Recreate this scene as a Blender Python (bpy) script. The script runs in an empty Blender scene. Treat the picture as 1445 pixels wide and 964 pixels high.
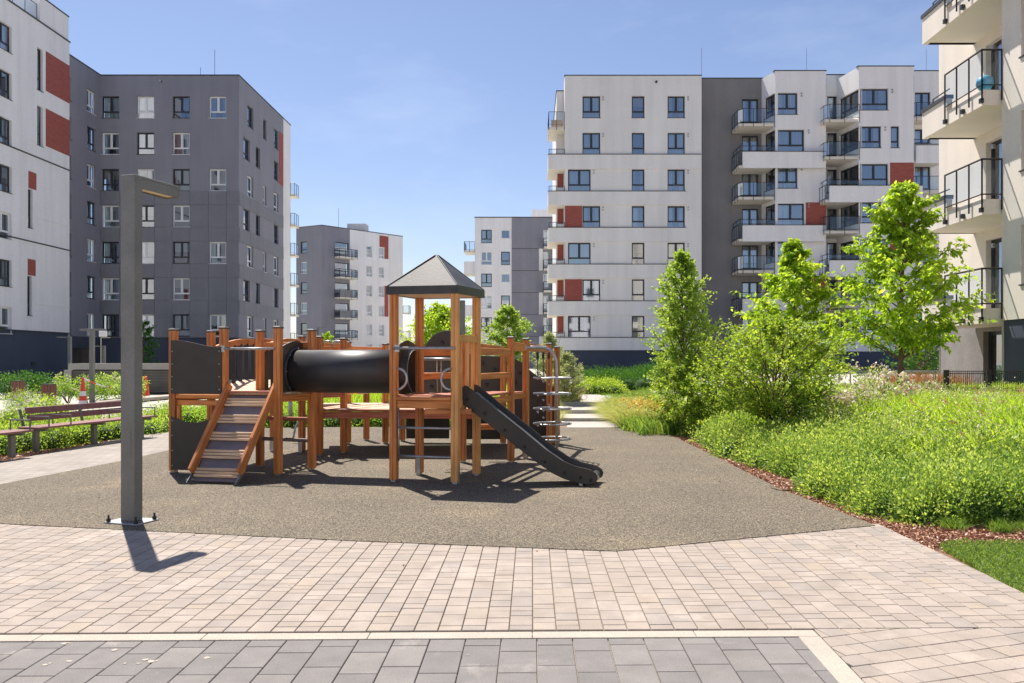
import bpy, math, random
import numpy as np
from mathutils import Vector, Matrix
random.seed(7); RNG = np.random.default_rng(11)
scene = bpy.context.scene
COL = scene.collection
# ------------------------------------------------------------------ camera
EYE, FP, CX, HZ = 1.6, 1150.0, 751.0, 507.0
cam_d = bpy.data.cameras.new("camera"); cam = bpy.data.objects.new("camera", cam_d); COL.objects.link(cam)
cam.location = (0, 0, EYE); cam.rotation_euler = (math.radians(90), 0, 0)
cam_d.sensor_width = 36; cam_d.lens = 36*FP/1445
cam_d.shift_x = (722.5-CX)/1445; cam_d.shift_y = (HZ-482)/1445
cam_d.clip_end = 3000; cam_d.clip_start = 0.05
scene.camera = cam
# ------------------------------------------------------------------ world and sun
SUN_EL = math.radians(58.5)
SUN_AZ = math.atan2(-.49, .87)           # towards the sun: x = sin, y = cos
world = bpy.data.worlds.new("World"); scene.world = world; world.use_nodes = True
wn = world.node_tree; bg = wn.nodes["Background"]
sky = wn.nodes.new("ShaderNodeTexSky"); sky.sky_type = 'NISHITA'; sky.sun_disc = False
sky.sun_elevation = SUN_EL; sky.sun_rotation = SUN_AZ
sky.air_density = 1.0; sky.dust_density = 0.35; sky.ozone_density = 1.5
wb = wn.nodes.new("ShaderNodeMix"); wb.data_type = 'RGBA'; wb.blend_type = 'MULTIPLY'; wb.inputs[0].default_value = 1; wb.inputs[7].default_value = (1.0, .935, 1.0, 1)
wn.links.new(sky.outputs[0], wb.inputs[6])
tcw = wn.nodes.new("ShaderNodeTexCoord"); mpw = wn.nodes.new("ShaderNodeMapping"); mpw.inputs['Scale'].default_value = (1, 1, 3.2); wn.links.new(tcw.outputs['Generated'], mpw.inputs[0])
nw = wn.nodes.new("ShaderNodeTexNoise"); nw.inputs['Scale'].default_value = 3.0; nw.inputs['Detail'].default_value = 9; nw.inputs['Roughness'].default_value = .6; wn.links.new(mpw.outputs[0], nw.inputs[0])
rw = wn.nodes.new("ShaderNodeValToRGB"); rw.color_ramp.elements[0].position = .50; rw.color_ramp.elements[1].position = .78; rw.color_ramp.elements[1].color = (.2, .2, .2, 1); wn.links.new(nw.outputs[0], rw.inputs[0])
cw_ = wn.nodes.new("ShaderNodeMix"); cw_.data_type = 'RGBA'; cw_.inputs[7].default_value = (7.5, 8.4, 9.6, 1)
wn.links.new(rw.outputs[0], cw_.inputs[0]); wn.links.new(wb.outputs[2], cw_.inputs[6]); wn.links.new(cw_.outputs[2], bg.inputs[0]); bg.inputs[1].default_value = 0.070
sun_d = bpy.data.lights.new("sun", 'SUN'); sun = bpy.data.objects.new("sun", sun_d); COL.objects.link(sun)
sun_d.energy = 4.5; sun_d.angle = math.radians(0.5); sun_d.color = (1.0, .93, .84)
tosun = Vector((math.sin(SUN_AZ)*math.cos(SUN_EL), math.cos(SUN_AZ)*math.cos(SUN_EL), math.sin(SUN_EL)))
sun.rotation_euler = tosun.to_track_quat('Z', 'Y').to_euler(); sun.location = (-20, 40, 60)
vs = scene.view_settings
vs.view_transform = 'Standard'; vs.look = 'None'; vs.exposure = 0.92; vs.gamma = 1.0
# ------------------------------------------------------------------ helpers
def G(x, y, z=0.0):
    D = (EYE-z)*FP/(y-HZ); return Vector(((x-CX)/FP*D, D, z))
def W(x, y, D): return Vector(((x-CX)/FP*D, D, EYE+(HZ-y)/FP*D))
def zz(y, D): return EYE+(HZ-y)/FP*D
def xx(x, D): return (x-CX)/FP*D
def tag(o, label=None, cat=None, group=None, kind=None):
    if label: o['label'] = label
    if cat: o['category'] = cat
    if group: o['group'] = group
    if kind: o['kind'] = kind
    return o
def link(name, mesh, parent=None, mw=None):
    o = bpy.data.objects.new(name, mesh); COL.objects.link(o)
    if parent is not None:
        o.parent = parent; o.matrix_parent_inverse = PW(parent).inverted()
    if mw is not None:
        if parent is not None: o['_w'] = 0
        o.matrix_basis = mw
    WORLD[o.name] = mw.copy() if mw is not None else Matrix()
    if '_w' in o: del o['_w']
    return o
WORLD = {}
def PW(o): return WORLD[o.name]
def thing(name, loc, label, cat, group=None, rz=0):
    o = bpy.data.objects.new(name, None); COL.objects.link(o)
    m = Matrix.Translation(Vector(loc)) @ Matrix.Rotation(rz, 4, 'Z')
    o.matrix_basis = m; WORLD[o.name] = m.copy(); o.empty_display_size = .3
    return tag(o, label, cat, group)
class MB:
    def __init__(s): s.v = []; s.f = []
    def add(s, vs_, fs):
        n = len(s.v); s.v += [tuple(v) for v in vs_]; s.f += [tuple(i+n for i in f) for f in fs]; return s
    def box(s, a, b):
        x0, y0, z0 = a; x1, y1, z1 = b
        if x0 > x1: x0, x1 = x1, x0
        if y0 > y1: y0, y1 = y1, y0
        if z0 > z1: z0, z1 = z1, z0
        return s.add([(x0,y0,z0),(x1,y0,z0),(x1,y1,z0),(x0,y1,z0),(x0,y0,z1),(x1,y0,z1),(x1,y1,z1),(x0,y1,z1)],
                     [(0,3,2,1),(4,5,6,7),(0,1,5,4),(1,2,6,5),(2,3,7,6),(3,0,4,7)])
    def tube(s, pts, r, n=8, closed=False, caps=True):
        pts = [Vector(p) for p in pts]; m = len(pts); rs = r if isinstance(r, (list, tuple)) else [r]*m
        rings = []; prev = None
        for i, p in enumerate(pts):
            if closed: t = pts[(i+1) % m]-pts[i-1]
            else: t = pts[min(i+1, m-1)]-pts[max(i-1, 0)]
            t.normalize()
            a = prev if prev is not None else (Vector((0,0,1)) if abs(t.z) < .9 else Vector((1,0,0)))
            a = a-t*a.dot(t)
            if a.length < 1e-5: a = t.orthogonal()
            a.normalize(); prev = a; b = t.cross(a)
            rings.append([p+(a*math.cos(2*math.pi*k/n)+b*math.sin(2*math.pi*k/n))*rs[i] for k in range(n)])
        vs_ = [v for r_ in rings for v in r_]; fs = []
        for i in range(m if closed else m-1):
            for k in range(n):
                j = (i+1) % m
                fs.append((i*n+k, i*n+(k+1) % n, j*n+(k+1) % n, j*n+k))
        if caps and not closed:
            fs.append(tuple(range(n))[::-1]); fs.append(tuple((m-1)*n+k for k in range(n)))
        return s.add(vs_, fs)
    def prism(s, poly, off):
        """poly: 3D points of a planar outline, off: extrusion vector"""
        n = len(poly); off = Vector(off); p = [Vector(q) for q in poly]
        return s.add(p+[q+off for q in p], [tuple(range(n))[::-1], tuple(range(n, 2*n))]+[(i, (i+1) % n, (i+1) % n+n, i+n) for i in range(n)])
    def mesh(s, mat, smooth=False, bevel=0, fix=True):
        me = bpy.data.meshes.new("m"); me.from_pydata(s.v, [], s.f)
        if bevel or fix:
            import bmesh
            bm = bmesh.new(); bm.from_mesh(me)
            if fix: bmesh.ops.recalc_face_normals(bm, faces=bm.faces)
            if bevel: bmesh.ops.bevel(bm, geom=bm.edges[:], offset=bevel, segments=1, affect='EDGES', clamp_overlap=True)
            bm.to_mesh(me); bm.free()
        if mat: me.materials.append(mat)
        if smooth: me.polygons.foreach_set('use_smooth', [True]*len(me.polygons))
        return me
    def obj(s, name, mat, parent=None, smooth=False, bevel=0, mw=None):
        me = s.mesh(mat, smooth, bevel); me.name = name
        return link(name, me, parent, mw)
def ident(parent): return Matrix()
# objects with world-space meshes: basis = identity, parent inverse cancels the parent
# ------------------------------------------------------------------ materials
def newmat(name):
    m = bpy.data.materials.new(name); m.use_nodes = True; nt = m.node_tree
    return m, nt, nt.nodes["Principled BSDF"]
def N(nt, t, **k):
    n = nt.nodes.new(t)
    for a, b in k.items():
        if a.startswith('i_'):
            n.inputs[int(a[2:]) if a[2:].isdigit() else a[2:]].default_value = b
        else: setattr(n, a, b)
    return n
def ramp(nt, stops):
    r = nt.nodes.new("ShaderNodeValToRGB"); e = r.color_ramp.elements
    while len(e) < len(stops): e.new(.5)
    for q, (p, c) in zip(e, stops): q.position = p; q.color = (*c, 1)
    return r
def surf(name, c1, c2, scale=3, rough=.8, bump=0, bscale=60, stretch=(1,1,1), metal=0, detail=6, fine=None, dist=.01, spec=None):
    m, nt, b = newmat(name); L = nt.links.new
    tc = N(nt, "ShaderNodeTexCoord"); mp = N(nt, "ShaderNodeMapping"); mp.inputs['Scale'].default_value = stretch
    L(tc.outputs['Object'], mp.inputs[0])
    n = N(nt, "ShaderNodeTexNoise"); n.inputs['Scale'].default_value = scale; n.inputs['Detail'].default_value = detail
    L(mp.outputs[0], n.inputs[0])
    r = ramp(nt, [(.3, c1), (.7, c2)]); L(n.outputs[0], r.inputs[0]); out = r.outputs[0]
    if fine:
        n3 = N(nt, "ShaderNodeTexNoise"); n3.inputs['Scale'].default_value = fine[0]; n3.inputs['Detail'].default_value = 3; L(mp.outputs[0], n3.inputs[0])
        r3 = ramp(nt, [(.35, (1-fine[1],)*3), (.65, (1+fine[1],)*3)]); L(n3.outputs[0], r3.inputs[0])
        mx = N(nt, "ShaderNodeMix", data_type='RGBA', blend_type='MULTIPLY'); mx.inputs[0].default_value = 1
        L(out, mx.inputs[6]); L(r3.outputs[0], mx.inputs[7]); out = mx.outputs[2]
    if 'plaster' in name or 'facade' in name:
        m2 = N(nt, "ShaderNodeMapping"); m2.inputs['Scale'].default_value = (1.6, 1.6, .12); L(tc.outputs['Object'], m2.inputs[0])
        n4 = N(nt, "ShaderNodeTexNoise"); n4.inputs['Scale'].default_value = 1; n4.inputs['Detail'].default_value = 5; L(m2.outputs[0], n4.inputs[0])
        r4 = ramp(nt, [(.32, (.93,.93,.925)), (.6, (1.02,1.02,1.02))]); L(n4.outputs[0], r4.inputs[0])
        mx = N(nt, "ShaderNodeMix", data_type='RGBA', blend_type='MULTIPLY'); mx.inputs[0].default_value = 1
        L(out, mx.inputs[6]); L(r4.outputs[0], mx.inputs[7]); out = mx.outputs[2]
    L(out, b.inputs['Base Color']); b.inputs['Roughness'].default_value = rough; b.inputs['Metallic'].default_value = metal
    if spec is not None: b.inputs['Specular IOR Level'].default_value = spec
    if bump:
        n2 = N(nt, "ShaderNodeTexNoise"); n2.inputs['Scale'].default_value = bscale; n2.inputs['Detail'].default_value = 4; L(mp.outputs[0], n2.inputs[0])
        bp = N(nt, "ShaderNodeBump"); bp.inputs['Strength'].default_value = bump; bp.inputs['Distance'].default_value = dist
        L(n2.outputs[0], bp.inputs['Height']); L(bp.outputs[0], b.inputs['Normal'])
    return m
def C(*a): return tuple((v/255)**2.2 for v in a)
M = {}
M['plaster_w'] = surf('white_plaster', (.76,.75,.76), (.81,.80,.805), .35, .9, .15, 25, fine=(9, .03))
M['plaster_w2'] = surf('pale_plaster', (.74,.73,.715), (.79,.78,.765), .35, .9, .15, 25, fine=(9, .03))
M['plaster_beige'] = surf('beige_plaster', (.68,.62,.55), (.74,.68,.61), .5, .9, .2, 30, fine=(20, .04))
M['plaster_g'] = surf('grey_plaster', (.225,.225,.265), (.25,.25,.29), .4, .9, .15, 25, fine=(9, .05))
M['plaster_dk'] = surf('charcoal_plaster', (.19,.185,.19), (.22,.215,.218), .4, .9, .15, 25, fine=(9, .05))
M['navy'] = surf('navy_base_plaster', (.05,.062,.095), (.062,.074,.11), .5, .85, .1, 25, fine=(9, .05))
M['panel_g'] = surf('grey_facade_panel', (.18,.185,.21), (.205,.21,.235), .6, .75, 0, fine=(8, .04))
M['concrete_g'] = surf('grey_concrete', (.20,.19,.185), (.28,.265,.255), 1.2, .9, .2, 40, fine=(15, .08))
M['anthracite'] = surf('anthracite_frame', (.022,.024,.03), (.03,.033,.04), 5, .45)
M['white_frame'] = surf('white_frame', (.72,.72,.73), (.78,.78,.78), 5, .4)
M['zinc'] = surf('roof_flashing', (.035,.036,.042), (.055,.055,.06), 3, .5)
M['room'] = surf('dark_room', (.03,.028,.026), (.055,.05,.045), 1.5, .9)
M['slab'] = surf('balcony_concrete', (.66,.62,.55), (.72,.68,.60), 1, .9, .1, 30)
M['metal_dk'] = surf('dark_railing', (.02,.02,.022), (.035,.033,.033), 8, .45, metal=.2)
M['steel'] = surf('galvanised_steel', (.32,.325,.33), (.46,.47,.475), 12, .42, .1, 60, metal=.85)
M['lamp'] = surf('lamp_grey_paint', (.15,.155,.147), (.205,.207,.195), 2.5, .5, .05, 80, fine=(40, .06), metal=.25)
M['hdpe'] = surf('dark_hdpe_board', (.046,.041,.035), (.060,.054,.046), 3, .5, .12, 150, fine=(70, .1), spec=.35)
M['tunnelm'] = surf('black_tunnel_plastic', (.026,.026,.027), (.038,.038,.038), 3, .46, .05, 90)
M['roofp'] = surf('faded_black_roof_plastic', (.016,.017,.020), (.075,.077,.086), 2.2, .55, .15, 40, detail=9)
M['roofp_e'] = surf('black_roof_edge', (.012,.012,.013), (.03,.03,.03), 8, .3)
M['cream'] = surf('cream_underside', (.62,.55,.42), (.66,.59,.46), 3, .7)
M['purple'] = surf('dark_antislip_board', (.15,.125,.14), (.20,.17,.185), 5, .7, .2, 200)
M['rope'] = surf('rope', (.42,.34,.26), (.55,.46,.36), 60, .9, .3, 200)
M['capm'] = surf('post_cap_plastic', (.03,.028,.027), (.10,.085,.075), 25, .6)
M['kerb'] = surf('pale_kerb_concrete', (.37,.325,.27), (.43,.38,.32), 2.5, .9, .3, 150, fine=(120, .12))
M['step'] = surf('step_concrete', (.38,.36,.33), (.46,.43,.40), 1.5, .9, .2, 60, fine=(40, .1))
M['mortar'] = surf('joint_sand', (.16,.125,.085), (.26,.21,.15), 4, .95, .5, 200, fine=(150, .3))
M['mortar_p'] = surf('pale_joint_sand', (.30,.25,.20), (.42,.36,.30), 1.6, .95, .5, 200, fine=(150, .2))
M['bench'] = surf('maroon_bench_board', (.20,.085,.075), (.28,.125,.11), 2, .5, .2, 40, stretch=(6,6,.6))
M['bollard_w'] = surf('bollard_wood', (.16,.06,.04), (.24,.10,.06), 4, .6, stretch=(6,6,.5))
M['redp'] = surf('red_plastic', (.75,.05,.03), (.8,.07,.04), 4, .45)
M['whitep'] = surf('white_plastic', (.75,.74,.72), (.8,.8,.78), 4, .5)
M['bark'] = surf('bark', (.10,.062,.036), (.20,.125,.075), 9, .9, .6, 30, stretch=(1,1,.25))
M['soil'] = surf('soil', (.10,.065,.042), (.17,.115,.075), 4, .95, .6, 40)
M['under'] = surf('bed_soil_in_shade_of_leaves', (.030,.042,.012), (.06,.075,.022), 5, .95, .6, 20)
def paved(name, c1, c2, mo, rot=.35):
    m, nt, b = newmat(name); L = nt.links.new
    g = N(nt, "ShaderNodeNewGeometry"); mp = N(nt, "ShaderNodeMapping"); mp.inputs['Rotation'].default_value = (0, 0, rot); L(g.outputs['Position'], mp.inputs[0])
    br = N(nt, "ShaderNodeTexBrick"); br.inputs['Color1'].default_value = (*c1, 1); br.inputs['Color2'].default_value = (*c2, 1); br.inputs['Mortar'].default_value = (*mo, 1)
    br.inputs['Scale'].default_value = 1; br.inputs['Brick Width'].default_value = .21; br.inputs['Row Height'].default_value = .14; br.inputs['Mortar Size'].default_value = .006; L(mp.outputs[0], br.inputs[0])
    n = N(nt, "ShaderNodeTexNoise"); n.inputs['Scale'].default_value = 1.5; n.inputs['Detail'].default_value = 8; L(g.outputs['Position'], n.inputs[0])
    r_ = ramp(nt, [(.3, (.85,.85,.85)), (.7, (1.1,1.1,1.1))]); L(n.outputs[0], r_.inputs[0])
    mx = N(nt, "ShaderNodeMix", data_type='RGBA', blend_type='MULTIPLY'); mx.inputs[0].default_value = 1; L(br.outputs[0], mx.inputs[6]); L(r_.outputs[0], mx.inputs[7])
    L(mx.outputs[2], b.inputs['Base Color']); b.inputs['Roughness'].default_value = .92
    return m
M['paved'] = paved('pale_small_paving', (.29,.26,.225), (.34,.305,.265), (.17,.145,.12))
M['louvre'] = surf('olive_grey_louvre', (.13,.12,.095), (.17,.155,.125), 2, .6)
M['louvre_cap'] = surf('pale_louvre_cap', (.33,.31,.28), (.38,.36,.32), 2, .7)
M['path'] = surf('pale_path_paving', (.37,.335,.30), (.44,.40,.36), 1.0, .92, .3, 60, fine=(14, .08))
M['blue'] = surf('blue_tub', (.05,.30,.48), (.07,.36,.55), 3, .5)
M['pink'] = surf('pink_petal', (.55,.06,.22), (.7,.12,.32), 3, .7)
M['toiletlid'] = surf('mirror_end_cap', (.6,.6,.58), (.7,.7,.68), 8, .2, metal=.9)
M['lightpanel'] = surf('lamp_diffuser', (.75,.60,.36), (.85,.72,.48), 6, .5)  # unlit panel, warm bounced light put into its yellow colour

def brickmat():
    m, nt, b = newmat('red_brick_tile'); L = nt.links.new
    tc = N(nt, "ShaderNodeTexCoord"); mp = N(nt, "ShaderNodeMapping"); L(tc.outputs['UV'], mp.inputs[0])
    br = N(nt, "ShaderNodeTexBrick"); br.inputs['Color1'].default_value = (.42,.11,.085,1); br.inputs['Color2'].default_value = (.33,.082,.064,1)
    br.inputs['Mortar'].default_value = (.16,.05,.04,1); br.inputs['Scale'].default_value = 1.0
    br.inputs['Brick Width'].default_value = .25; br.inputs['Row Height'].default_value = .075; br.inputs['Mortar Size'].default_value = .008
    L(mp.outputs[0], br.inputs[0]); L(br.outputs[0], b.inputs['Base Color']); b.inputs['Roughness'].default_value = .85
    bp = N(nt, "ShaderNodeBump"); bp.inputs['Strength'].default_value = .5; bp.inputs['Distance'].default_value = .01; bp.invert = True
    L(br.outputs[1], bp.inputs['Height']); L(bp.outputs[0], b.inputs['Normal'])
    return m
M['brick'] = brickmat()

def woodmat(name, cols, rough=.55):
    m, nt, b = newmat(name); L = nt.links.new
    tc = N(nt, "ShaderNodeTexCoord"); oi = N(nt, "ShaderNodeObjectInfo")
    ad = N(nt, "ShaderNodeVectorMath", operation='ADD'); L(tc.outputs['Object'], ad.inputs[0])
    sc = N(nt, "ShaderNodeVectorMath", operation='SCALE'); sc.inputs['Scale'].default_value = 13.0
    cb = N(nt, "ShaderNodeCombineXYZ"); [L(oi.outputs['Random'], cb.inputs[i]) for i in range(3)]
    L(cb.outputs[0], sc.inputs[0]); L(sc.outputs[0], ad.inputs[1])
    mp = N(nt, "ShaderNodeMapping"); mp.inputs['Scale'].default_value = (45, 45, 1.6); L(ad.outputs[0], mp.inputs[0])
    n = N(nt, "ShaderNodeTexNoise"); n.inputs['Scale'].default_value = 1; n.inputs['Detail'].default_value = 8; n.inputs['Roughness'].default_value = .65; L(mp.outputs[0], n.inputs[0])
    r = ramp(nt, [(.28, cols[0]), (.5, cols[1]), (.74, cols[2])]); L(n.outputs[0], r.inputs[0])
    mp2 = N(nt, "ShaderNodeMapping"); mp2.inputs['Scale'].default_value = (3, 3, 1.2); L(ad.outputs[0], mp2.inputs[0])
    n2 = N(nt, "ShaderNodeTexNoise"); n2.inputs['Scale'].default_value = 1.5; n2.inputs['Detail'].default_value = 5; L(mp2.outputs[0], n2.inputs[0])
    r2 = ramp(nt, [(.3, (.72,.70,.68)), (.7, (1.15,1.15,1.15))]); L(n2.outputs[0], r2.inputs[0])
    mx = N(nt, "ShaderNodeMix", data_type='RGBA', blend_type='MULTIPLY'); mx.inputs[0].default_value = 1
    L(r.outputs[0], mx.inputs[6]); L(r2.outputs[0], mx.inputs[7])
    hs = N(nt, "ShaderNodeHueSaturation"); mr = N(nt, "ShaderNodeMapRange"); mr.inputs['To Min'].default_value = .86; mr.inputs['To Max'].default_value = 1.12
    L(oi.outputs['Random'], mr.inputs[0]); L(mr.outputs[0], hs.inputs['Value']); L(mx.outputs[2], hs.inputs['Color'])
    L(hs.outputs[0], b.inputs['Base Color']); b.inputs['Roughness'].default_value = rough
    bp = N(nt, "ShaderNodeBump"); bp.inputs['Strength'].default_value = .35; bp.inputs['Distance'].default_value = .004
    L(n.outputs[0], bp.inputs['Height']); L(bp.outputs[0], b.inputs['Normal'])
    return m
M['wood'] = woodmat('oiled_orange_wood', [(.28,.085,.022), (.60,.215,.056), (.76,.32,.095)])
M['wood_y'] = woodmat('paler_orange_wood', [(.48,.20,.058), (.78,.38,.125), (.85,.47,.18)])
M['plank'] = woodmat('weathered_deck_plank', [(.38,.24,.15), (.64,.46,.31), (.78,.62,.46)], .75)
M['plank_g'] = woodmat('grey_weathered_beam', [(.12,.09,.075), (.26,.21,.185), (.36,.31,.28)], .8)
M['plank_r'] = woodmat('reddish_worn_beam', [(.28,.085,.05), (.48,.17,.10), (.58,.27,.18)], .75)

def paver_mat(name, cols, island):
    m, nt, b = newmat(name); L = nt.links.new
    if island: g = N(nt, "ShaderNodeNewGeometry"); rnd = g.outputs['Random Per Island']
    else: g = N(nt, "ShaderNodeObjectInfo"); rnd = g.outputs['Random']
    k = len(cols); r = ramp(nt, [(i/(k-1), c) for i, c in enumerate(cols)]); L(rnd, r.inputs[0])
    geo = N(nt, "ShaderNodeNewGeometry")
    n = N(nt, "ShaderNodeTexNoise"); n.inputs['Scale'].default_value = 5; n.inputs['Detail'].default_value = 7; L(geo.outputs['Position'], n.inputs[0])
    r2 = ramp(nt, [(.3, (.86,.85,.84)), (.7, (1.08,1.07,1.06))]); L(n.outputs[0], r2.inputs[0])
    n3 = N(nt, "ShaderNodeTexNoise"); n3.inputs['Scale'].default_value = 130; n3.inputs['Detail'].default_value = 3; L(geo.outputs['Position'], n3.inputs[0])
    r3 = ramp(nt, [(.3, (.84,.83,.82)), (.7, (1.1,1.1,1.1))]); L(n3.outputs[0], r3.inputs[0])
    o = r.outputs[0]
    for q in (r2, r3):
        mx = N(nt, "ShaderNodeMix", data_type='RGBA', blend_type='MULTIPLY'); mx.inputs[0].default_value = 1
        L(o, mx.inputs[6]); L(q.outputs[0], mx.inputs[7]); o = mx.outputs[2]
    # worn pale patches
    n4 = N(nt, "ShaderNodeTexNoise"); n4.inputs['Scale'].default_value = 1.1; n4.inputs['Detail'].default_value = 8; n4.inputs['Roughness'].default_value = .7; L(geo.outputs['Position'], n4.inputs[0])
    r4 = ramp(nt, [(.56, (0,0,0)), (.68, (.45,.45,.45))]); L(n4.outputs[0], r4.inputs[0])
    mx = N(nt, "ShaderNodeMix", data_type='RGBA'); L(r4.outputs[0], mx.inputs[0]); L(o, mx.inputs[6]); mx.inputs[7].default_value = (.52,.45,.39,1)
    L(mx.outputs[2], b.inputs['Base Color']); b.inputs['Roughness'].default_value = .9
    bp = N(nt, "ShaderNodeBump"); bp.inputs['Strength'].default_value = .35; bp.inputs['Distance'].default_value = .003
    L(n3.outputs[0], bp.inputs['Height']); L(bp.outputs[0], b.inputs['Normal'])
    return m
PB = [(.33,.278,.235), (.355,.302,.256), (.31,.265,.228), (.37,.317,.272), (.335,.288,.25), (.295,.26,.232), (.362,.303,.245)]
M['paver'] = paver_mat('beige_paver', PB, False); M['paver_i'] = paver_mat('beige_paver_far', PB, True)
PG = [(.185,.174,.168), (.205,.192,.184), (.17,.161,.156), (.195,.184,.177), (.225,.21,.20)]
M['gslab'] = paver_mat('grey_slab', PG, False)

def rubber():
    m, nt, b = newmat('speckled_rubber_granulate'); L = nt.links.new
    g = N(nt, "ShaderNodeNewGeometry")
    v = N(nt, "ShaderNodeTexVoronoi"); v.inputs['Scale'].default_value = 125; L(g.outputs['Position'], v.inputs[0])
    sp = N(nt, "ShaderNodeSeparateColor"); L(v.outputs['Color'], sp.inputs[0])
    r = ramp(nt, [(.0, (.018,.015,.012)), (.25, (.056,.046,.034)), (.55, (.138,.113,.080)), (.85, (.34,.28,.185)), (1, (.08,.068,.060))]); L(sp.outputs[0], r.inputs[0])
    n = N(nt, "ShaderNodeTexNoise"); n.inputs['Scale'].default_value = .8; n.inputs['Detail'].default_value = 6; L(g.outputs['Position'], n.inputs[0])
    r2 = ramp(nt, [(.3, (.86,.86,.87)), (.6, (1.05,1.04,1.02)), (.78, (1.5,1.4,1.27))]); L(n.outputs[0], r2.inputs[0])
    mx = N(nt, "ShaderNodeMix", data_type='RGBA', blend_type='MULTIPLY'); mx.inputs[0].default_value = 1
    L(r.outputs[0], mx.inputs[6]); L(r2.outputs[0], mx.inputs[7]); L(mx.outputs[2], b.inputs['Base Color']); b.inputs['Roughness'].default_value = .9
    bp = N(nt, "ShaderNodeBump"); bp.inputs['Strength'].default_value = .8; bp.inputs['Distance'].default_value = .006
    L(v.outputs['Distance'], bp.inputs['Height']); L(bp.outputs[0], b.inputs['Normal'])
    return m
M['rubber'] = rubber()

def glassmat(name, tint, refl):
    m, nt, b = newmat(name); L = nt.links.new; nt.nodes.remove(b)
    out = [n for n in nt.nodes if n.type == 'OUTPUT_MATERIAL'][0]
    gl = N(nt, "ShaderNodeBsdfGlossy"); gl.inputs['Roughness'].default_value = .03; gl.inputs['Color'].default_value = (.85,.92,1,1)
    tr = N(nt, "ShaderNodeBsdfTransparent"); tr.inputs['Color'].default_value = (*tint, 1)
    fr = N(nt, "ShaderNodeFresnel"); fr.inputs['IOR'].default_value = 1.5
    mr = N(nt, "ShaderNodeMapRange"); mr.inputs['From Min'].default_value = .04; mr.inputs['From Max'].default_value = 1; mr.inputs['To Min'].default_value = refl; mr.inputs['To Max'].default_value = 1
    mix = N(nt, "ShaderNodeMixShader"); L(fr.outputs[0], mr.inputs[0]); L(mr.outputs[0], mix.inputs[0]); L(tr.outputs[0], mix.inputs[1]); L(gl.outputs[0], mix.inputs[2])
    L(mix.outputs[0], out.inputs[0]); return m
M['glass'] = glassmat('window_glass', (.62,.72,.76), .34)
M['glass_b'] = glassmat('balcony_glass', (.80,.86,.88), .07)
def curtain(name, c):
    m, nt, b = newmat(name); b.inputs['Base Color'].default_value = (*c, 1); b.inputs['Roughness'].default_value = .9
    return m
M['cur'] = [curtain('white_curtain', (.72,.72,.72)), curtain('grey_curtain', (.42,.42,.43)), curtain('warm_blind', (.45,.33,.22)), curtain('pale_blind', (.62,.60,.55))]

def leafmat(name, stops, trans=.5, tr_gain=1.3, rough=.45):
    m, nt, b = newmat(name); L = nt.links.new
    out = [n for n in nt.nodes if n.type == 'OUTPUT_MATERIAL'][0]
    at = N(nt, "ShaderNodeAttribute", attribute_name='tint')
    k = len(stops); r = ramp(nt, [(i/(k-1), c) for i, c in enumerate(stops)]); L(at.outputs['Fac'], r.inputs[0])
    L(r.outputs[0], b.inputs['Base Color']); b.inputs['Roughness'].default_value = rough; b.inputs['Specular IOR Level'].default_value = .35
    t = N(nt, "ShaderNodeBsdfTranslucent")
    mm = N(nt, "ShaderNodeMix", data_type='RGBA', blend_type='MULTIPLY'); mm.inputs[0].default_value = 1; L(r.outputs[0], mm.inputs[6])
    mm.inputs[7].default_value = (tr_gain*.98, tr_gain*.86, tr_gain*.55, 1); L(mm.outputs[2], t.inputs['Color'])
    mx = N(nt, "ShaderNodeMixShader"); mx.inputs[0].default_value = trans
    L(b.outputs[0], mx.inputs[1]); L(t.outputs[0], mx.inputs[2]); L(mx.outputs[0], out.inputs[0])
    return m
M['leaf_maple'] = leafmat('maple_leaf', [(.11,.22,.020), (.26,.41,.035), (.44,.56,.07)], .58, 2.0)
M['leaf_pear'] = leafmat('columnar_tree_leaf', [(.10,.20,.03), (.24,.38,.055), (.42,.54,.13)], .52, 1.9)
M['leaf_shrub'] = leafmat('shrub_leaf', [(.07,.15,.018), (.22,.35,.04), (.44,.57,.085)], .5, 1.8)
M['leaf_bed'] = leafmat('bed_leaf', [(.035,.09,.022), (.12,.24,.045), (.30,.43,.085), (.42,.54,.14)], .48, 1.8)
M['leaf_front'] = leafmat('front_shrub_leaf', [(.05,.12,.032), (.15,.275,.06), (.32,.45,.10), (.42,.54,.15)], .48, 1.75)
M['leaf_hedge'] = leafmat('hedge_leaf', [(.09,.20,.03), (.22,.38,.055), (.40,.54,.11)], .5, 1.8)
M['leaf_dark'] = leafmat('dark_hedge_leaf', [(.025,.09,.015), (.06,.18,.022), (.12,.28,.035)], .4, 1.4)
M['leaf_grey'] = leafmat('silvery_leaf', [(.16,.23,.09), (.32,.40,.19), (.50,.56,.36)], .5, 1.6)
M['blade'] = leafmat('lush_blade', [(.16,.28,.03), (.32,.48,.05), (.48,.62,.10)], .55, 1.8)
M['lawn'] = leafmat('lawn_blade', [(.09,.18,.03), (.17,.29,.05), (.27,.38,.10)], .5, 1.6)
M['drygrass'] = leafmat('dry_feather_grass', [(.26,.34,.10), (.44,.50,.17), (.60,.60,.28)], .45, 1.4)
M['reed'] = leafmat('brown_reed', [(.26,.14,.07), (.42,.24,.13), (.52,.34,.20)], .4, 1.1)
M['yellowf'] = leafmat('yellow_flower', [(.72,.52,.10), (.82,.66,.16), (.80,.50,.08)], .3, 1.0)
M['whitef'] = leafmat('white_blossom', [(.62,.52,.42), (.75,.68,.58), (.80,.74,.66)], .3, .9)
M['creamf'] = leafmat('cream_blossom', [(.50,.52,.24), (.62,.62,.36), (.70,.68,.45)], .3, .9)
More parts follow.
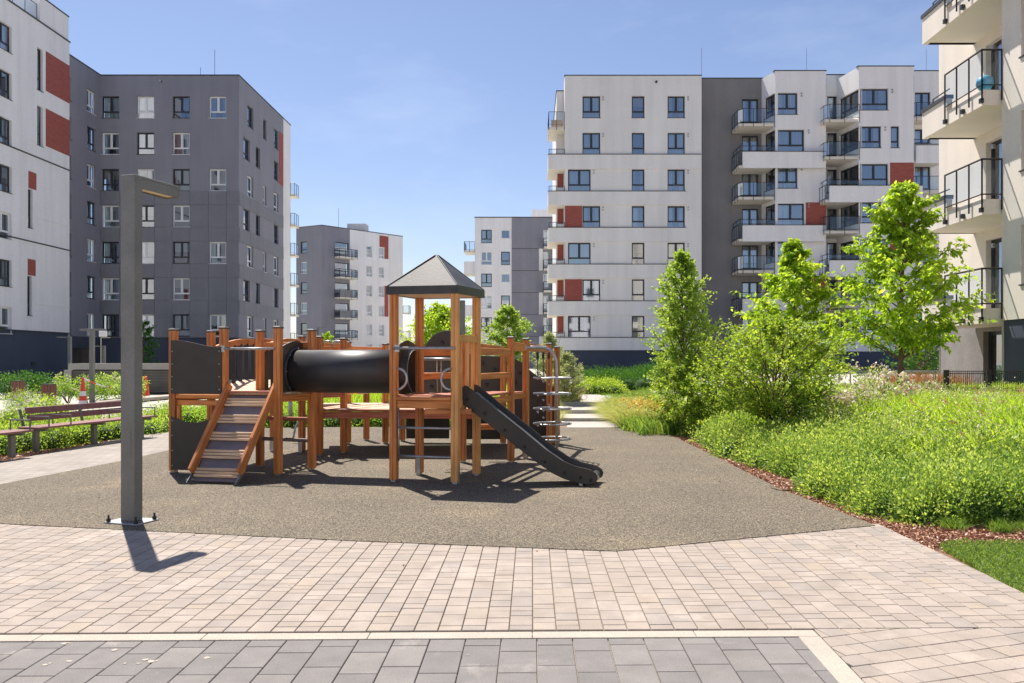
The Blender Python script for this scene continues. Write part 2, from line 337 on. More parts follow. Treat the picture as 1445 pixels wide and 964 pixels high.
M['purplef'] = leafmat('purple_blossom', [(.30,.20,.50), (.42,.30,.60), (.5,.38,.68)], .3, 1)
M['pinkf'] = leafmat('pink_blossom', [(.45,.08,.12), (.62,.12,.25), (.70,.25,.32)], .3, 1)
M['mulch'] = leafmat('bark_mulch', [(.22,.10,.058), (.42,.21,.125), (.60,.36,.24)], .0, 1)

# ------------------------------------------------------------------ numpy foliage
def np_mesh(name, verts, tris, tint, mat):
    me = bpy.data.meshes.new(name); nv, nf = len(verts), len(tris)
    me.vertices.add(nv); me.vertices.foreach_set('co', verts.astype(np.float32).ravel())
    me.loops.add(nf*3); me.loops.foreach_set('vertex_index', tris.astype(np.int32).ravel())
    me.polygons.add(nf); me.polygons.foreach_set('loop_start', np.arange(0, nf*3, 3, dtype=np.int32))
    me.update(calc_edges=True)
    a = me.attributes.new('tint', 'FLOAT', 'POINT'); a.data.foreach_set('value', tint.astype(np.float32))
    me.materials.append(mat); return me
def unit(v): return v/np.maximum(np.linalg.norm(v, axis=1, keepdims=True), 1e-9)
def leaves(P, Dr, size, width=.5, tint=None, fold=.25, jit=.35):
    """P base points, Dr direction, size per leaf"""
    n = len(P); Dr = unit(Dr); size = np.broadcast_to(size, n)[:, None]*RNG.uniform(.7, 1.25, (n, 1))
    side = unit(np.cross(Dr, unit(RNG.normal(size=(n, 3))+np.array([0, 0, .6])))); nor = np.cross(side, Dr)
    t = P+Dr*size; mid = P+Dr*size*.45
    l = mid+side*size*width*.5+nor*size*fold*.3; r = mid-side*size*width*.5+nor*size*fold*.3
    V = np.stack([P, l, t, r], 1).reshape(-1, 3); b = np.arange(n)[:, None]*4
    T = np.concatenate([b+np.array([[0, 1, 2]]), b+np.array([[0, 2, 3]])], 1).reshape(-1, 3)
    if tint is None: tint = RNG.uniform(0, 1, n)
    tint = np.clip(tint+RNG.normal(0, jit*.4, n), 0, 1)
    return V, T, np.repeat(tint, 4)
def blades(P, Dr, length, width, droop=.5, tint=None):
    n = len(P); Dr = unit(Dr); length = np.broadcast_to(length, n)[:, None]*RNG.uniform(.65, 1.2, (n, 1))
    side = unit(np.cross(Dr, RNG.normal(size=(n, 3))))*np.broadcast_to(width, n)[:, None]*.5
    hor = Dr.copy(); hor[:, 2] = 0; hor = hor+RNG.normal(0, .15, (n, 3))*np.array([1, 1, 0])
    m = P+Dr*length*.55+hor*length*droop*.12; t = P+Dr*length*.92+hor*length*droop*.55; t[:, 2] -= length[:, 0]*droop*.3
    V = np.stack([P-side, P+side, m-side*.9, m+side*.9, t], 1).reshape(-1, 3); b = np.arange(n)[:, None]*5
    T = np.concatenate([b+np.array([[0, 1, 3]]), b+np.array([[0, 3, 2]]), b+np.array([[2, 3, 4]])], 1).reshape(-1, 3)
    if tint is None: tint = RNG.uniform(0, 1, n)
    return V, T, np.repeat(np.clip(tint, 0, 1), 5)
def join(parts):
    Vs, Ts, Cs, o = [], [], [], 0
    for V, T, c in parts:
        Vs.append(V); Ts.append(T+o); Cs.append(c); o += len(V)
    return np.concatenate(Vs), np.concatenate(Ts), np.concatenate(Cs)
def foliage(name, parts, mat, parent=None, **k):
    V, T, c = join(parts) if isinstance(parts, list) else parts
    o = link(name, np_mesh(name, V, T, c, mat), parent)
    if k: tag(o, **k)
    return o

# ------------------------------------------------------------------ terrain
def sm(t): t = np.clip(t, 0, 1); return t*t*(3-2*t)
EDGE_Y = np.array([0, 5.6, 7.83, 10.05, 14, 19, 19.1, 60]); EDGE_X = np.array([3.45, 3.39, 3.30, 3.05, 2.95, 2.87, 2.15, 2.6])
def Hh(X, Y):
    X = np.asarray(X, float); Y = np.asarray(Y, float)
    xe = np.interp(Y, EDGE_Y, EDGE_X)
    hr = .52*sm((X-xe-.25)/3.2)*sm((Y-6.6)/2.5)
    hb = .30*sm((Y-20.5)/6)*sm((X+9.5)/1.5)*(1-((X > .75) & (X < 2.15) & (Y < 26)))
    return np.maximum(hr, hb)+.18*sm((Y-27)/30)*sm((X+9.5)/1.5)
def terrain():
    xs = np.concatenate([[-900, -300, -120, -70], np.arange(-45, -14, 2.5), np.arange(-14, 14.01, .35), np.arange(16, 45, 2.5), [70, 120, 300, 900]])
    ys = np.concatenate([[-300, -60, -10, 0], np.arange(2, 30.01, .35), np.arange(32, 80, 3), [100, 140, 220, 400, 1500]])
    X, Y = np.meshgrid(xs, ys); Z = Hh(X, Y)-.035
    V = np.stack([X, Y, Z], -1).reshape(-1, 3); nx = len(xs)
    i = np.arange(len(ys)-1)[:, None]*nx+np.arange(nx-1)[None]; i = i.ravel()
    F = np.stack([i, i+1, i+nx+1, i+nx], 1)
    me = bpy.data.meshes.new('ground'); me.from_pydata(V.tolist(), [], F.tolist()); me.polygons.foreach_set('use_smooth', [True]*len(F))
    m, nt, b = newmat('garden_ground'); L = nt.links.new
    g = N(nt, "ShaderNodeNewGeometry"); sp = N(nt, "ShaderNodeSeparateXYZ"); L(g.outputs['Position'], sp.inputs[0])
    n = N(nt, "ShaderNodeTexNoise"); n.inputs['Scale'].default_value = 6; n.inputs['Detail'].default_value = 8; L(g.outputs['Position'], n.inputs[0])
    r1 = ramp(nt, [(.3, (.12,.07,.04)), (.7, (.24,.13,.08))]); r2 = ramp(nt, [(.3, (.36,.35,.28)), (.7, (.48,.45,.40))])  # second ramp: far ground made pale to bounce sunlight onto the facades
    L(n.outputs[0], r1.inputs[0]); L(n.outputs[0], r2.inputs[0])
    mr = N(nt, "ShaderNodeMapRange"); mr.inputs['From Min'].default_value = 19; mr.inputs['From Max'].default_value = 27; L(sp.outputs['Y'], mr.inputs[0])
    mx = N(nt, "ShaderNodeMix", data_type='RGBA'); L(mr.outputs[0], mx.inputs[0]); L(r1.outputs[0], mx.inputs[6]); L(r2.outputs[0], mx.inputs[7])
    L(mx.outputs[2], b.inputs['Base Color']); b.inputs['Roughness'].default_value = .95
    bp = N(nt, "ShaderNodeBump"); bp.inputs['Strength'].default_value = .7; bp.inputs['Distance'].default_value = .03; L(n.outputs[0], bp.inputs['Height']); L(bp.outputs[0], b.inputs['Normal'])
    me.materials.append(m); tag(link('ground', me), kind='structure')
terrain()
# ------------------------------------------------------------------ rubber, pavements
def sheet(name, pts, z, mat, parent=None, th=.02):
    mb = MB(); mb.prism([(p[0], p[1], z-th) for p in pts], (0, 0, th)); return mb.obj(name, mat, parent)
KS = math.tan(math.radians(1.02)); K0 = G(0, 894)
def kerbY(X): return K0.y+(X-K0.x)*KS
gp = [G(-500, 728), G(0, 739.5), G(480, 763), G(868, 778.5), G(1235, 742), G(1100, 690), G(1010, 645), G(925, 604), G(790, 604), G(640, 603), G(450, 603), G(300, 606), G(270, 622), G(235, 636.5), G(170, 651), G(0, 684), G(-500, 760)]
rub = sheet('rubber_playground_surface', [(p.x, p.y) for p in gp], .006, M['rubber'], th=.03); tag(rub, kind='structure')
# brown paving field ------------------------------------------------
cw = .1403; LENS = [.095, .135, .135, .185, .215]
def paver_mesh(w, l, mat, th=.035, g=.0030, bev=.003):
    """origin at near-left corner; l along y with cross shear KS"""
    x0, x1, y0, y1 = g, w-g, g, l-g; k = KS
    def P(x, y, z): return (x, y+x*k, z)
    mb = MB()
    v = [P(x0,y0,-th), P(x1,y0,-th), P(x1,y1,-th), P(x0,y1,-th), P(x0,y0,-bev), P(x1,y0,-bev), P(x1,y1,-bev), P(x0,y1,-bev)]
    b = bev; v += [P(x0+b,y0+b,0), P(x1-b,y0+b,0), P(x1-b,y1-b,0), P(x0+b,y1-b,0)]
    mb.add(v, [(0,1,5,4), (1,2,6,5), (2,3,7,6), (3,0,4,7), (4,5,9,8), (5,6,10,9), (6,7,11,10), (7,4,8,11), (8,9,10,11)])
    return mb
pav = sheet('pavement', [(-12, kerbY(-12)+.004), (3.6, kerbY(3.6)+.004), (3.42, 5.6), (3.36, 7.95), (2.0, 8.3), (-12, 9.3)], -.012, M['mortar'], th=.03)
tag(pav, kind='structure')
rb_x = [p.x for p in gp[:5]]; rb_y = [p.y for p in gp[:5]]
def rubY(X): return float(np.interp(X, rb_x, rb_y))
cells = []
for c in range(-70, 26):
    X = xx(803+480*0, 1)*0 + c*cw+.0035
    y = kerbY(X)+.006; first = True
    ymax = rubY(X+.07)+.05 if X < 3.3 else 5.6
    if X > 3.28: ymax = min(ymax, 7.83)
    if X+cw > 3.47: continue
    while y < ymax:
        l = random.choice(LENS)+random.uniform(-.002, .002)
        if first: l = random.choice([.085, .135, .185]); first = False
        # keep within the frame with margin
        if abs(X) < .72*y+1.0: cells.append((X, y, l))
        y += l
def order(c):
    X, y, l = c
    return (0 if (-.69*y < X < .61*y) else 1, (X*X+y*y))
cells.sort(key=order)
pmesh = {}
def qlen(l): return min([.085, .095, .135, .185, .215], key=lambda q: abs(q-l))
for X, y, l in cells[:300]:
    q = qlen(l); key = q
    if key not in pmesh: pmesh[key] = paver_mesh(cw, q, None).mesh(M['paver'], fix=False); pmesh[key].name = 'paver'
    o = bpy.data.objects.new('paver', pmesh[key]); COL.objects.link(o); o.parent = pav
    o.matrix_basis = Matrix.Translation((X, y, random.uniform(-.0012, .0012))) @ Matrix.Diagonal((1, l/q, 1, 1))
mb = MB()
for X, y, l in cells[300:]:
    p = paver_mesh(cw, l, None); dz = random.uniform(-.001, .001)
    mb.add([(a+X, b+y, c+dz) for a, b, c in p.v], p.f)
o = link('far_pavers', mb.mesh(M['paver_i'], fix=False), pav); tag(o, kind='stuff')
# kerb strip: stones
KW = .118
kx1 = 1.541
stones = [(-7.6, -6.9), (-6.9, -5.6), (-5.6, -4.5)]; 
ks = tag(sheet('kerb_strip', [(-7.7, kerbY(-7.7)-KW), (kx1+.13, kerbY(kx1)-KW), (kx1+.13, kerbY(kx1)), (-7.7, kerbY(-7.7))], -.02, M['mortar_p'], th=.03), kind='structure')
x = -7.6
while x < kx1+.125:
    x2 = min(x+.95, kx1+.125)
    if kx1+.125-x2 < .2: x2 = kx1+.125
    mb = MB(); a, b = x+.002, x2-.002
    mb.prism([(a, kerbY(a)-KW, -.05), (b, kerbY(b)-KW, -.05), (b, kerbY(b)-.010, -.05), (a, kerbY(a)-.010, -.05)], (0, 0, .046))
    mb.obj('kerb_stone', M['kerb'], ks, bevel=.002); x = x2+.0001
    if x >= kx1+.12: break
ye = kerbY(kx1)-KW; y = ye
while y > 3.2:
    y2 = y-.9; mb = MB()
    sl = .0264
    mb.prism([(kx1-(ye-y)*sl, y-.002, -.05), (kx1+.125-(ye-y)*sl, y-.002, -.05), (kx1+.125-(ye-y2)*sl, y2, -.05), (kx1-(ye-y2)*sl, y2, -.05)], (0, 0, .046))
    mb.obj('kerb_stone', M['kerb'], ks, bevel=.002); y = y2
# grey slabs
gs = tag(sheet('slab_paving', [(-7.7, 3.0), (kx1-.003, 3.0), (kx1-.003, ye), (-7.7, kerbY(-7.7)-KW)], -.022, M['mortar_p'], th=.03), kind='structure')
sw, sl_ = .2045, .307; k = 0; gm = {}
for c in range(-26, 9):
    X = xx(757.6, 4.7)-.5*0 + c*sw
    if X > kx1-.03: break
    top = kerbY(X+sw/2)-KW-.002
    first = [.105, .20][c % 2]
    y = top
    while y > 3.55:
        l = first if y == top else sl_
        if y-l < 3.4: break
        if abs(X) < .75*y+.4:
            w = sw if X+sw < kx1+.03 else kx1+.03-X
            key = (round(w, 3), l)
            if key not in gm: gm[key] = paver_mesh(w, l, None, g=.0028, bev=.003).mesh(M['gslab'], fix=False); gm[key].name = 'slab'
            o = bpy.data.objects.new('slab', gm[key]); COL.objects.link(o); o.parent = gs; o.matrix_basis = Matrix.Translation((X, y-l, -.009+random.uniform(-.001, .001)))
        y -= l
# rotated beige pavers at lower right
sp_ = tag(sheet('side_pavement', [(kx1+.13, 3.0), (5.2, 3.0), (5.2, kerbY(5.2)-.003), (kx1+.13, kerbY(kx1)-.003)], -.0135, M['mortar'], th=.03), kind='structure')
def clip(poly, px, py, nx, ny):
    out = []
    for i in range(len(poly)):
        a, b = poly[i], poly[(i+1) % len(poly)]
        da = (a[0]-px)*nx+(a[1]-py)*ny; db = (b[0]-px)*nx+(b[1]-py)*ny
        if da >= 0: out.append(a)
        if da*db < 0:
            t = da/(da-db); out.append((a[0]+(b[0]-a[0])*t, a[1]+(b[1]-a[1])*t))
    return out
th = math.radians(17.5); ux, uy = math.cos(th), math.sin(th); wx, wy = math.sin(th), -math.cos(th)
cnt = 0
for r in range(-6, 22):
    t = -1.2+random.uniform(0, .2)
    while t < 4.2:
        l = random.choice([.105, .14, .175, .21]); g = .0022
        ox, oy = kx1+.05, kerbY(kx1)-.03
        c4 = [(ox+ux*a+wx*b, oy+uy*a+wy*b) for a, b in ((t+g, r*.1403+g), (t+l-g, r*.1403+g), (t+l-g, (r+1)*.1403-g), (t+g, (r+1)*.1403-g))]
        t += l
        p = clip(c4, kx1, kerbY(kx1)-.003, KS, -1)
        if len(p) >= 3: p = clip(p, kx1+.128, ye, 1, -.0264)
        if len(p) < 3: continue
        cx_ = sum(q[0] for q in p)/len(p); cy_ = sum(q[1] for q in p)/len(p)
        if cy_ < 3.6 or cx_ > .66*cy_+.3 or cx_ > 3.44: continue
        ar = abs(sum(p[i][0]*p[(i+1) % len(p)][1]-p[(i+1) % len(p)][0]*p[i][1] for i in range(len(p))))/2
        if ar < .0006: continue
        mb = MB(); mb.prism([(q[0]-cx_, q[1]-cy_, -.035) for q in p], (0, 0, .035)); o = mb.obj('paver', M['paver'], None, bevel=.0025)
        o.parent = sp_; o.matrix_basis = Matrix.Translation((cx_, cy_, random.uniform(-.0012, .0012))); cnt += 1
# path left of the playground
lp = [G(-500, 757), G(0, 684), G(170, 651), G(235, 636.5), G(270, 622), G(300, 606), G(300, 603.5), G(235, 604), G(185, 616), G(100, 634), G(0, 651), G(-500, 700)]
def fan_sheet(name, A, B, z, mat):
    mb = MB(); n = len(A)
    for i in range(n-1):
        mb.add([(A[i].x, A[i].y, z), (A[i+1].x, A[i+1].y, z), (B[i+1].x, B[i+1].y, z), (B[i].x, B[i].y, z)], [(0, 1, 2, 3)])
    return tag(mb.obj(name, mat), kind='structure')
fan_sheet('left_path', [G(-500, 762), G(0, 686), G(170, 653), G(235, 639), G(270, 624), G(302, 608)], [G(-500, 722), G(0, 652), G(100, 633), G(185, 616), G(235, 604), G(300, 602)], -.002, M['paved'])
fan_sheet('garden_path', [G(-300, 640), G(0, 602), G(60, 592), G(110, 584)], [G(-300, 600), G(0, 578), G(60, 574), G(120, 572)],   .012, M['paved'])
# ------------------------------------------------------------------ facades
GA = {}
def basis(u, n):
    u = Vector(u); inn = -Vector(n); return Matrix(((u.x, inn.x, 0, 0), (u.y, inn.y, 0, 0), (u.z, inn.z, 1, 0), (0, 0, 0, 1)))
def win_meshes(w, h, style, dark):
    key = (round(w, 2), round(h, 2), style, dark)
    if key in GA: return GA[key]
    f = MB(); b = .065; d = .07; fm = M['anthracite'] if dark else M['white_frame']
    trz = h*.29 if 'T' in style else 0
    f.box((0, 0, 0), (b, d, h)); f.box((w-b, 0, 0), (w, d, h)); f.box((b, 0, 0), (w-b, d, b)); f.box((b, 0, h-b), (w-b, d, h))
    if trz: f.box((b, -.005, trz-.04), (w-b, d+.005, trz+.04))
    nc = 2 if '2' in style else (3 if '3' in style else 1)
    for i in range(1, nc):
        x = w*i/nc; f.box((x-.05, -.01, (trz+.04 if trz and 'F' not in style else b)), (x+.05, d+.01, h-b))
    # casement frames
    z0 = trz+.04 if trz else b
    for i in range(nc):
        x0 = b if i == 0 else w*i/nc+.05; x1 = w-b if i == nc-1 else w*(i+1)/nc-.05; c = .04
        f.box((x0, .012, z0), (x0+c, d-.01, h-b)); f.box((x1-c, .012, z0), (x1, d-.01, h-b)); f.box((x0+c, .012, z0), (x1-c, d-.01, z0+c)); f.box((x0+c, .012, h-b-c), (x1-c, d-.01, h-b))
    p = MB(); p.add([(b*.5, .035, b*.5), (w-b*.5, .035, b*.5), (w-b*.5, .035, h-b*.5), (b*.5, .035, h-b*.5)], [(0, 1, 2, 3)])
    s = MB(); s.box((-.05, -.20, -.035), (w+.05, 0, -.002))
    GA[key] = (f.mesh(fm), p.mesh(M['glass'], fix=False), s.mesh(M['zinc'] if dark else M['white_frame']))
    for m_, n_ in zip(GA[key], ('window', 'pane', 'sill')): m_.name = n_
    return GA[key]
def curtain_mesh(w, h, kind, mi):
    key = ('c', round(w, 1), round(h, 1), kind, mi)
    if key in GA: return GA[key]
    rr = random.Random(hash((round(w*10), kind, mi)) & 255)
    mb = MB()
    def pleat(x0, x1, z0, z1):
        n = max(4, int((x1-x0)/.07)); v = []
        for i in range(n+1):
            x = x0+(x1-x0)*i/n; y = .05*math.sin(i*1.7)+.02*math.sin(i*.7)
            v += [(x, y, z0), (x, y, z1)]
        mb.add(v, [(2*i, 2*i+2, 2*i+3, 2*i+1) for i in range(n)])
    if kind == 0: pleat(.05, w-.05, .05, h-.05)
    elif kind == 1: pleat(.05, w*.30, .05, h-.05); pleat(w*.72, w-.05, .05, h-.05)
    elif kind == 2: pleat(.05, w*.5, .05, h-.05)
    else: mb.add([(.05, 0, h*.55), (w-.05, 0, h*.55), (w-.05, 0, h-.05), (.05, 0, h-.05)], [(0, 1, 2, 3)])
    me = mb.mesh(M['cur'][mi], fix=False); me.name = 'curtain'; GA[key] = me; return me
def window(bld, P, u, n, w, h, style='2T', dark=True, depth=.16, cur=None, sill=True):
    mf, mp, ms = win_meshes(w, h, style, dark); Bm = basis(u, n)
    inn = -Vector(n); mw = Matrix.Translation(Vector(P)+inn*depth) @ Bm
    o = link('window', mf, bld, mw)
    def ch(name, me, off=Vector()):
        c = bpy.data.objects.new(name, me); COL.objects.link(c); c.parent = o; c.matrix_basis = Matrix.Translation(off); return c
    pc = ch('pane', mp); pc.matrix_basis = Matrix.Rotation(random.gauss(0, .008), 4, 'Z') @ Matrix.Rotation(random.gauss(0, .006), 4, 'X')
    if sill: ch('sill', ms)
    k = random.random() if cur is None else cur
    if k < .42: ch('curtain', curtain_mesh(w, h, 0, random.choice([0, 0, 1, 3])), Vector((0, .22, 0)))
    elif k < .62: ch('curtain', curtain_mesh(w, h, 1, random.choice([0, 1])), Vector((0, .22, 0)))
    elif k < .72: ch('curtain', curtain_mesh(w, h, 2, 0), Vector((0, .22, 0)))
    elif k < .82: ch('curtain', curtain_mesh(w, h, 3, random.choice([2, 3])), Vector((0, .14, 0)))
    return o
def facade(bld, P0, u, n, width, z0, z1, ops, mat, name='wall', depth=.16, room=True, thick=.25):
    """ops: (u0,u1,za,zb[,style,dark]) absolute z. P0: xy origin; returns wall"""
    u = Vector(u).normalized(); n = Vector(n).normalized(); P0 = Vector((P0[0], P0[1], 0))
    us = sorted({0.0, width, *[o[0] for o in ops], *[o[1] for o in ops]}); us = [a for a in us if 0 <= a <= width]
    zs = sorted({z0, z1, *[o[2] for o in ops], *[o[3] for o in ops]}); zs = [a for a in zs if z0 <= a <= z1]
    def pt(a, z, d=0): q = P0+u*a-n*d; return (q.x, q.y, z)
    mb = MB()
    for i in range(len(us)-1):
        for j in range(len(zs)-1):
            uc = (us[i]+us[i+1])/2; zc = (zs[j]+zs[j+1])/2
            if us[i+1]-us[i] < 1e-5 or zs[j+1]-zs[j] < 1e-5: continue
            if any(o[0] < uc < o[1] and o[2] < zc < o[3] for o in ops): continue
            mb.add([pt(us[i], zs[j]), pt(us[i+1], zs[j]), pt(us[i+1], zs[j+1]), pt(us[i], zs[j+1])], [(0, 1, 2, 3)])
    D = depth+.12
    for o in ops:
        a, b, c, d = o[:4]; a = max(a, 0); b = min(b, width)
        mb.add([pt(a, c), pt(b, c), pt(b, d), pt(a, d), pt(a, c, D), pt(b, c, D), pt(b, d, D), pt(a, d, D)], [(0, 1, 5, 4)[::-1], (1, 2, 6, 5)[::-1], (2, 3, 7, 6)[::-1], (3, 0, 4, 7)[::-1]])
    me = mb.mesh(mat, fix=False); me.name = name
    w = link(name, me, bld)
    for o in ops:
        st = o[4] if len(o) > 4 else '2T'; dk = o[5] if len(o) > 5 else True
        if st is None: continue
        window(bld, pt(o[0], o[2]), u, n, o[1]-o[0], o[3]-o[2], st, dk, depth)
    if room and ops:
        mb = MB(); mb.add([pt(.05, z0+.05, .75), pt(width-.05, z0+.05, .75), pt(width-.05, z1-.05, .75), pt(.05, z1-.05, .75)], [(0, 1, 2, 3)])
        link('room_back', mb.mesh(M['room'], fix=False), bld)
    return w
def bar(bld, name, a, b, mat, bevel=0): return MB().box(a, b).obj(name, mat, bld, bevel=bevel)
def uvbox(bld, name, P0, u, n, u0, u1, z0, z1, th, mat):
    """panel with uv in metres on the front face"""
    u = Vector(u); n = Vector(n); P0 = Vector((P0[0], P0[1], 0))
    def pt(a, z, d): q = P0+u*a+n*d; return (q.x, q.y, z)
    v = [pt(u0, z0, th), pt(u1, z0, th), pt(u1, z1, th), pt(u0, z1, th), pt(u0, z0, -.02), pt(u1, z0, -.02), pt(u1, z1, -.02), pt(u0, z1, -.02)]
    f = [(0, 1, 2, 3), (1, 5, 6, 2), (4, 0, 3, 7), (3, 2, 6, 7), (4, 5, 1, 0)]
    me = bpy.data.meshes.new(name); me.from_pydata(v, [], f); uv = me.uv_layers.new()
    for p in me.polygons:
        for li in p.loop_indices:
            c = me.vertices[me.loops[li].vertex_index].co; q = Vector((c.x, c.y, 0))-P0; uv.data[li].uv = (q.dot(u)+q.dot(n), c.z)
    me.materials.append(mat); return link(name, me, bld)
def railing(bld, pts, z0, h=1.05, glass=True, post=.9, slabdrop=.25, r=.022):
    """pts: polyline (x,y) outer line. returns railing frame with glass children"""
    mb = MB(); P = [Vector((p[0], p[1], 0)) for p in pts]; panes = []
    for i in range(len(P)-1):
        a, b = P[i], P[i+1]; L_ = (b-a).length; t = (b-a)/L_; nrm = Vector((t.y, -t.x, 0)); k = max(1, round(L_/post))
        mb.tube([a+Vector((0, 0, z0+h)), b+Vector((0, 0, z0+h))], r*1.15, 6); mb.tube([a+Vector((0, 0, z0+.1)), b+Vector((0, 0, z0+.1))], r*.8, 6)
        for j in range(k+1):
            q = a+t*(L_*j/k); mb.tube([q+Vector((0, 0, z0-slabdrop)), q+Vector((0, 0, z0+h))], r, 6)
        for j in range(k):
            q0 = a+t*(L_*j/k+.03); q1 = a+t*(L_*(j+1)/k-.03); panes.append((q0, q1))
    o = mb.obj('railing', M['metal_dk'], bld)
    if glass:
        for q0, q1 in panes:
            g = MB(); g.add([(q0.x, q0.y, z0+.13), (q1.x, q1.y, z0+.13), (q1.x, q1.y, z0+h-.05), (q0.x, q0.y, z0+h-.05)], [(0, 1, 2, 3)])
            c = link('glass_panel', g.mesh(M['glass_b'], fix=False)); c.parent = o
    return o
X1 = (1, 0, 0); NF = (0, -1, 0)
# vents: small round wall vents
def vents(bld, lst, D):
    for x, y in lst:
        mb = MB(); c = W(x, y, D)
        for dz in (0, -.2): mb.tube([c+Vector((0, .0, dz)), c+Vector((0, -.09, dz))], .06, 8)
        mb.obj('wall_vent', M['steel'], bld)
# ================================================== R2: pale block on the right with balconies
R2 = thing('apartment_building', (8, 66, .45), 'long pale apartment block on the right with stacked glass balconies and red brick patches', 'building')
GZ = .2
def row(k): return 135.4+51.75*k
DA = 64.0
def frontal(bld, D, x0, x1, ytop, ops_px, mat, zbase, name='wall'):
    P0 = (xx(x0, D), D); ops = []
    for o in ops_px:
        a, b, t, bt = o[:4]; ops.append((xx(a, D)-P0[0], xx(b, D)-P0[0], zz(bt, D), zz(t, D))+tuple(o[4:]))
    return facade(bld, P0, X1, NF, xx(x1, D)-P0[0], zbase, zz(ytop, D), ops, mat, name)
ops = []
for k in range(7):
    t = row(k); b = t+30.8
    if k in (0, 1, 3, 5): ops.append((822, 847, t, b, '2T', True))
    else: ops.append((801.5, 833.5, t, b, '2T', True))
    ops.append((891.5, 909.5, t, b, '1T', True)); ops.append((942, 966.5, t, b, '2T', True))
frontal(R2, DA, 797, 990, 107, ops, M['plaster_w2'], zz(494, DA))
MB().box((xx(797, DA), DA+.10, GZ-.5), (xx(990, DA), DA+.4, zz(494, DA)-.02)).obj('base_wall', M['navy'], R2)
XA0 = xx(797, DA); XA1 = xx(990, DA); ZR = zz(107, DA)
bar(R2, 'roof_flashing', (XA0-.04, DA-.04, ZR), (XA1+.04, DA+.35, ZR+.07), M['zinc'])
# side and body
def quadwall(bld, name, a, b, z0, z1, mat):
    mb = MB(); mb.add([(a[0], a[1], z0), (b[0], b[1], z0), (b[0], b[1], z1), (a[0], a[1], z1)], [(0, 1, 2, 3)]); return link(name, mb.mesh(mat, fix=False), bld)
quadwall(R2, 'side_wall', (XA0, DA), (XA0, DA+1.6), zz(494, DA), ZR, M['plaster_w2'])
xl = xx(785.5, 65.6)
MB().box((xl, 65.6, GZ-.5), (XA0+.1, 79, zz(129, 65.6))).obj('left_wing', M['plaster_w2'], R2)
MB().box((XA0+.1, DA+1.0, GZ-.5), (XA1+.02, 78, ZR-.3)).obj('building_core', M['plaster_w2'], R2)
bar(R2, 'roof_flashing', (xl-.05, 65.55, zz(129, 65.6)), (XA0-.003, 79.05, zz(129, 65.6)+.07), M['zinc'])
# horizontal bands, proud, continuing as balcony parapets to the left
bt = [218.2, 270.2, 321.5, 373.3, 425.2, 476.8]; bb = [238.6, 289.4, 341.2, 392.6, 444.8, 494.2]
bx = [990, 968, 968, 968, 968, 990]
for i in range(6):
    zt, zb = zz(bt[i], DA-.12), zz(bb[i], DA-.12)
    MB().box((xx(773.5, DA-.12), DA-.12, zb), (xx(bx[i], DA-.12), DA+.02, zt)).obj('parapet_band', M['plaster_w2'], R2)
    bar(R2, 'coping', (xx(773.5, DA)-.03, DA-.15, zt), (xx(bx[i], DA-.12), DA+.03, zt+.05), M['zinc'])
    # balcony left end: slab and side parapet
    xb = xx(773.5, DA-.12)
    MB().box((xb, DA+.02, zb), (XA0-.004, 68.0, zb+.2)).obj('balcony_slab', M['slab'], R2)
    MB().box((xb, DA+.021, zb+.2), (xb+.14, 66.0, zt-.002)).obj('side_parapet', M['plaster_w2'], R2)
    railing(R2, [(xb+.07, 66.0), (xb+.07, 68.0)], zb+.25, 1.0, True, .7, .1)
    railing(R2, [(xb+.07, DA-.05), (XA0-.03, DA-.05)], zt+.02, .42, True, .7, .0)
    if i < 5:
        uvbox(R2, 'brick_panel', (xx(786.5, 65.6), 65.6), X1, NF, 0, xx(795, 65.6)-xx(786.5, 65.6), zz(bt[i+1], 65.6)+.3, zb-.0, .015, M['brick'])
# top left open balcony
zb = zz(200, DA); xb = xx(773.5, DA)
MB().box((xb, DA+.02, zz(179, DA)-.2), (XA0-.004, 67.6, zz(179, DA))).obj('balcony_slab', M['slab'], R2)
railing(R2, [(XA0-.03, DA), (xb+.05, DA), (xb+.05, 67.5)], zz(178, DA), 1.12, True, .8, .3)
MB().box((xb+.25, DA+.6, zz(178, DA)), (XA0-.1, DA+.68, zz(166, DA))).obj('wooden_screen', M['plank'], R2)
# brick patches beside windows
for k in (3, 5):
    uvbox(R2, 'brick_panel', (xx(797, DA), DA), X1, NF, .01, xx(821.5, DA)-xx(797, DA), zz(row(k)+31, DA), zz(row(k), DA), .02, M['brick'])
vents(R2, [(851+(0 if k in (0, 1, 3, 5) else -13), row(k)+2) for k in range(7)]+[(971, row(k)+2) for k in range(5)], DA)
mb = MB(); c = W(926, 116, DA); mb.tube([c, c+Vector((0, -.15, 0))], .09, 8); mb.obj('roof_outlet', M['anthracite'], R2)
# charcoal stair section
DC = 65.0
ops = []
for k in range(7):
    t = 139.8+51.6*k; ops.append((1047, 1070, t, t+33, '2', True))
frontal(R2, DC, 990, 1092, 111, ops, M['plaster_dk'], GZ-.5)
bar(R2, 'roof_flashing', (XA1+.05, DC-.04, zz(111, DC)), (xx(1085, DC), DC+.3, zz(111, DC)+.07), M['zinc'])
# bay 1
D1 = 63.2; ops = []
for k in range(7):
    t = 130.9+52.1*k; xr = 1125.5 if k % 2 == 0 else 1135
    ops.append((1097, xr, t, t+30.6, '2T', True))
frontal(R2, D1, 1094, 1165.5, 100.3, ops, M['plaster_w'], GZ-.5)
a1 = (xx(1094, D1), D1); c1 = (xx(1094, D1)-.55, DC)
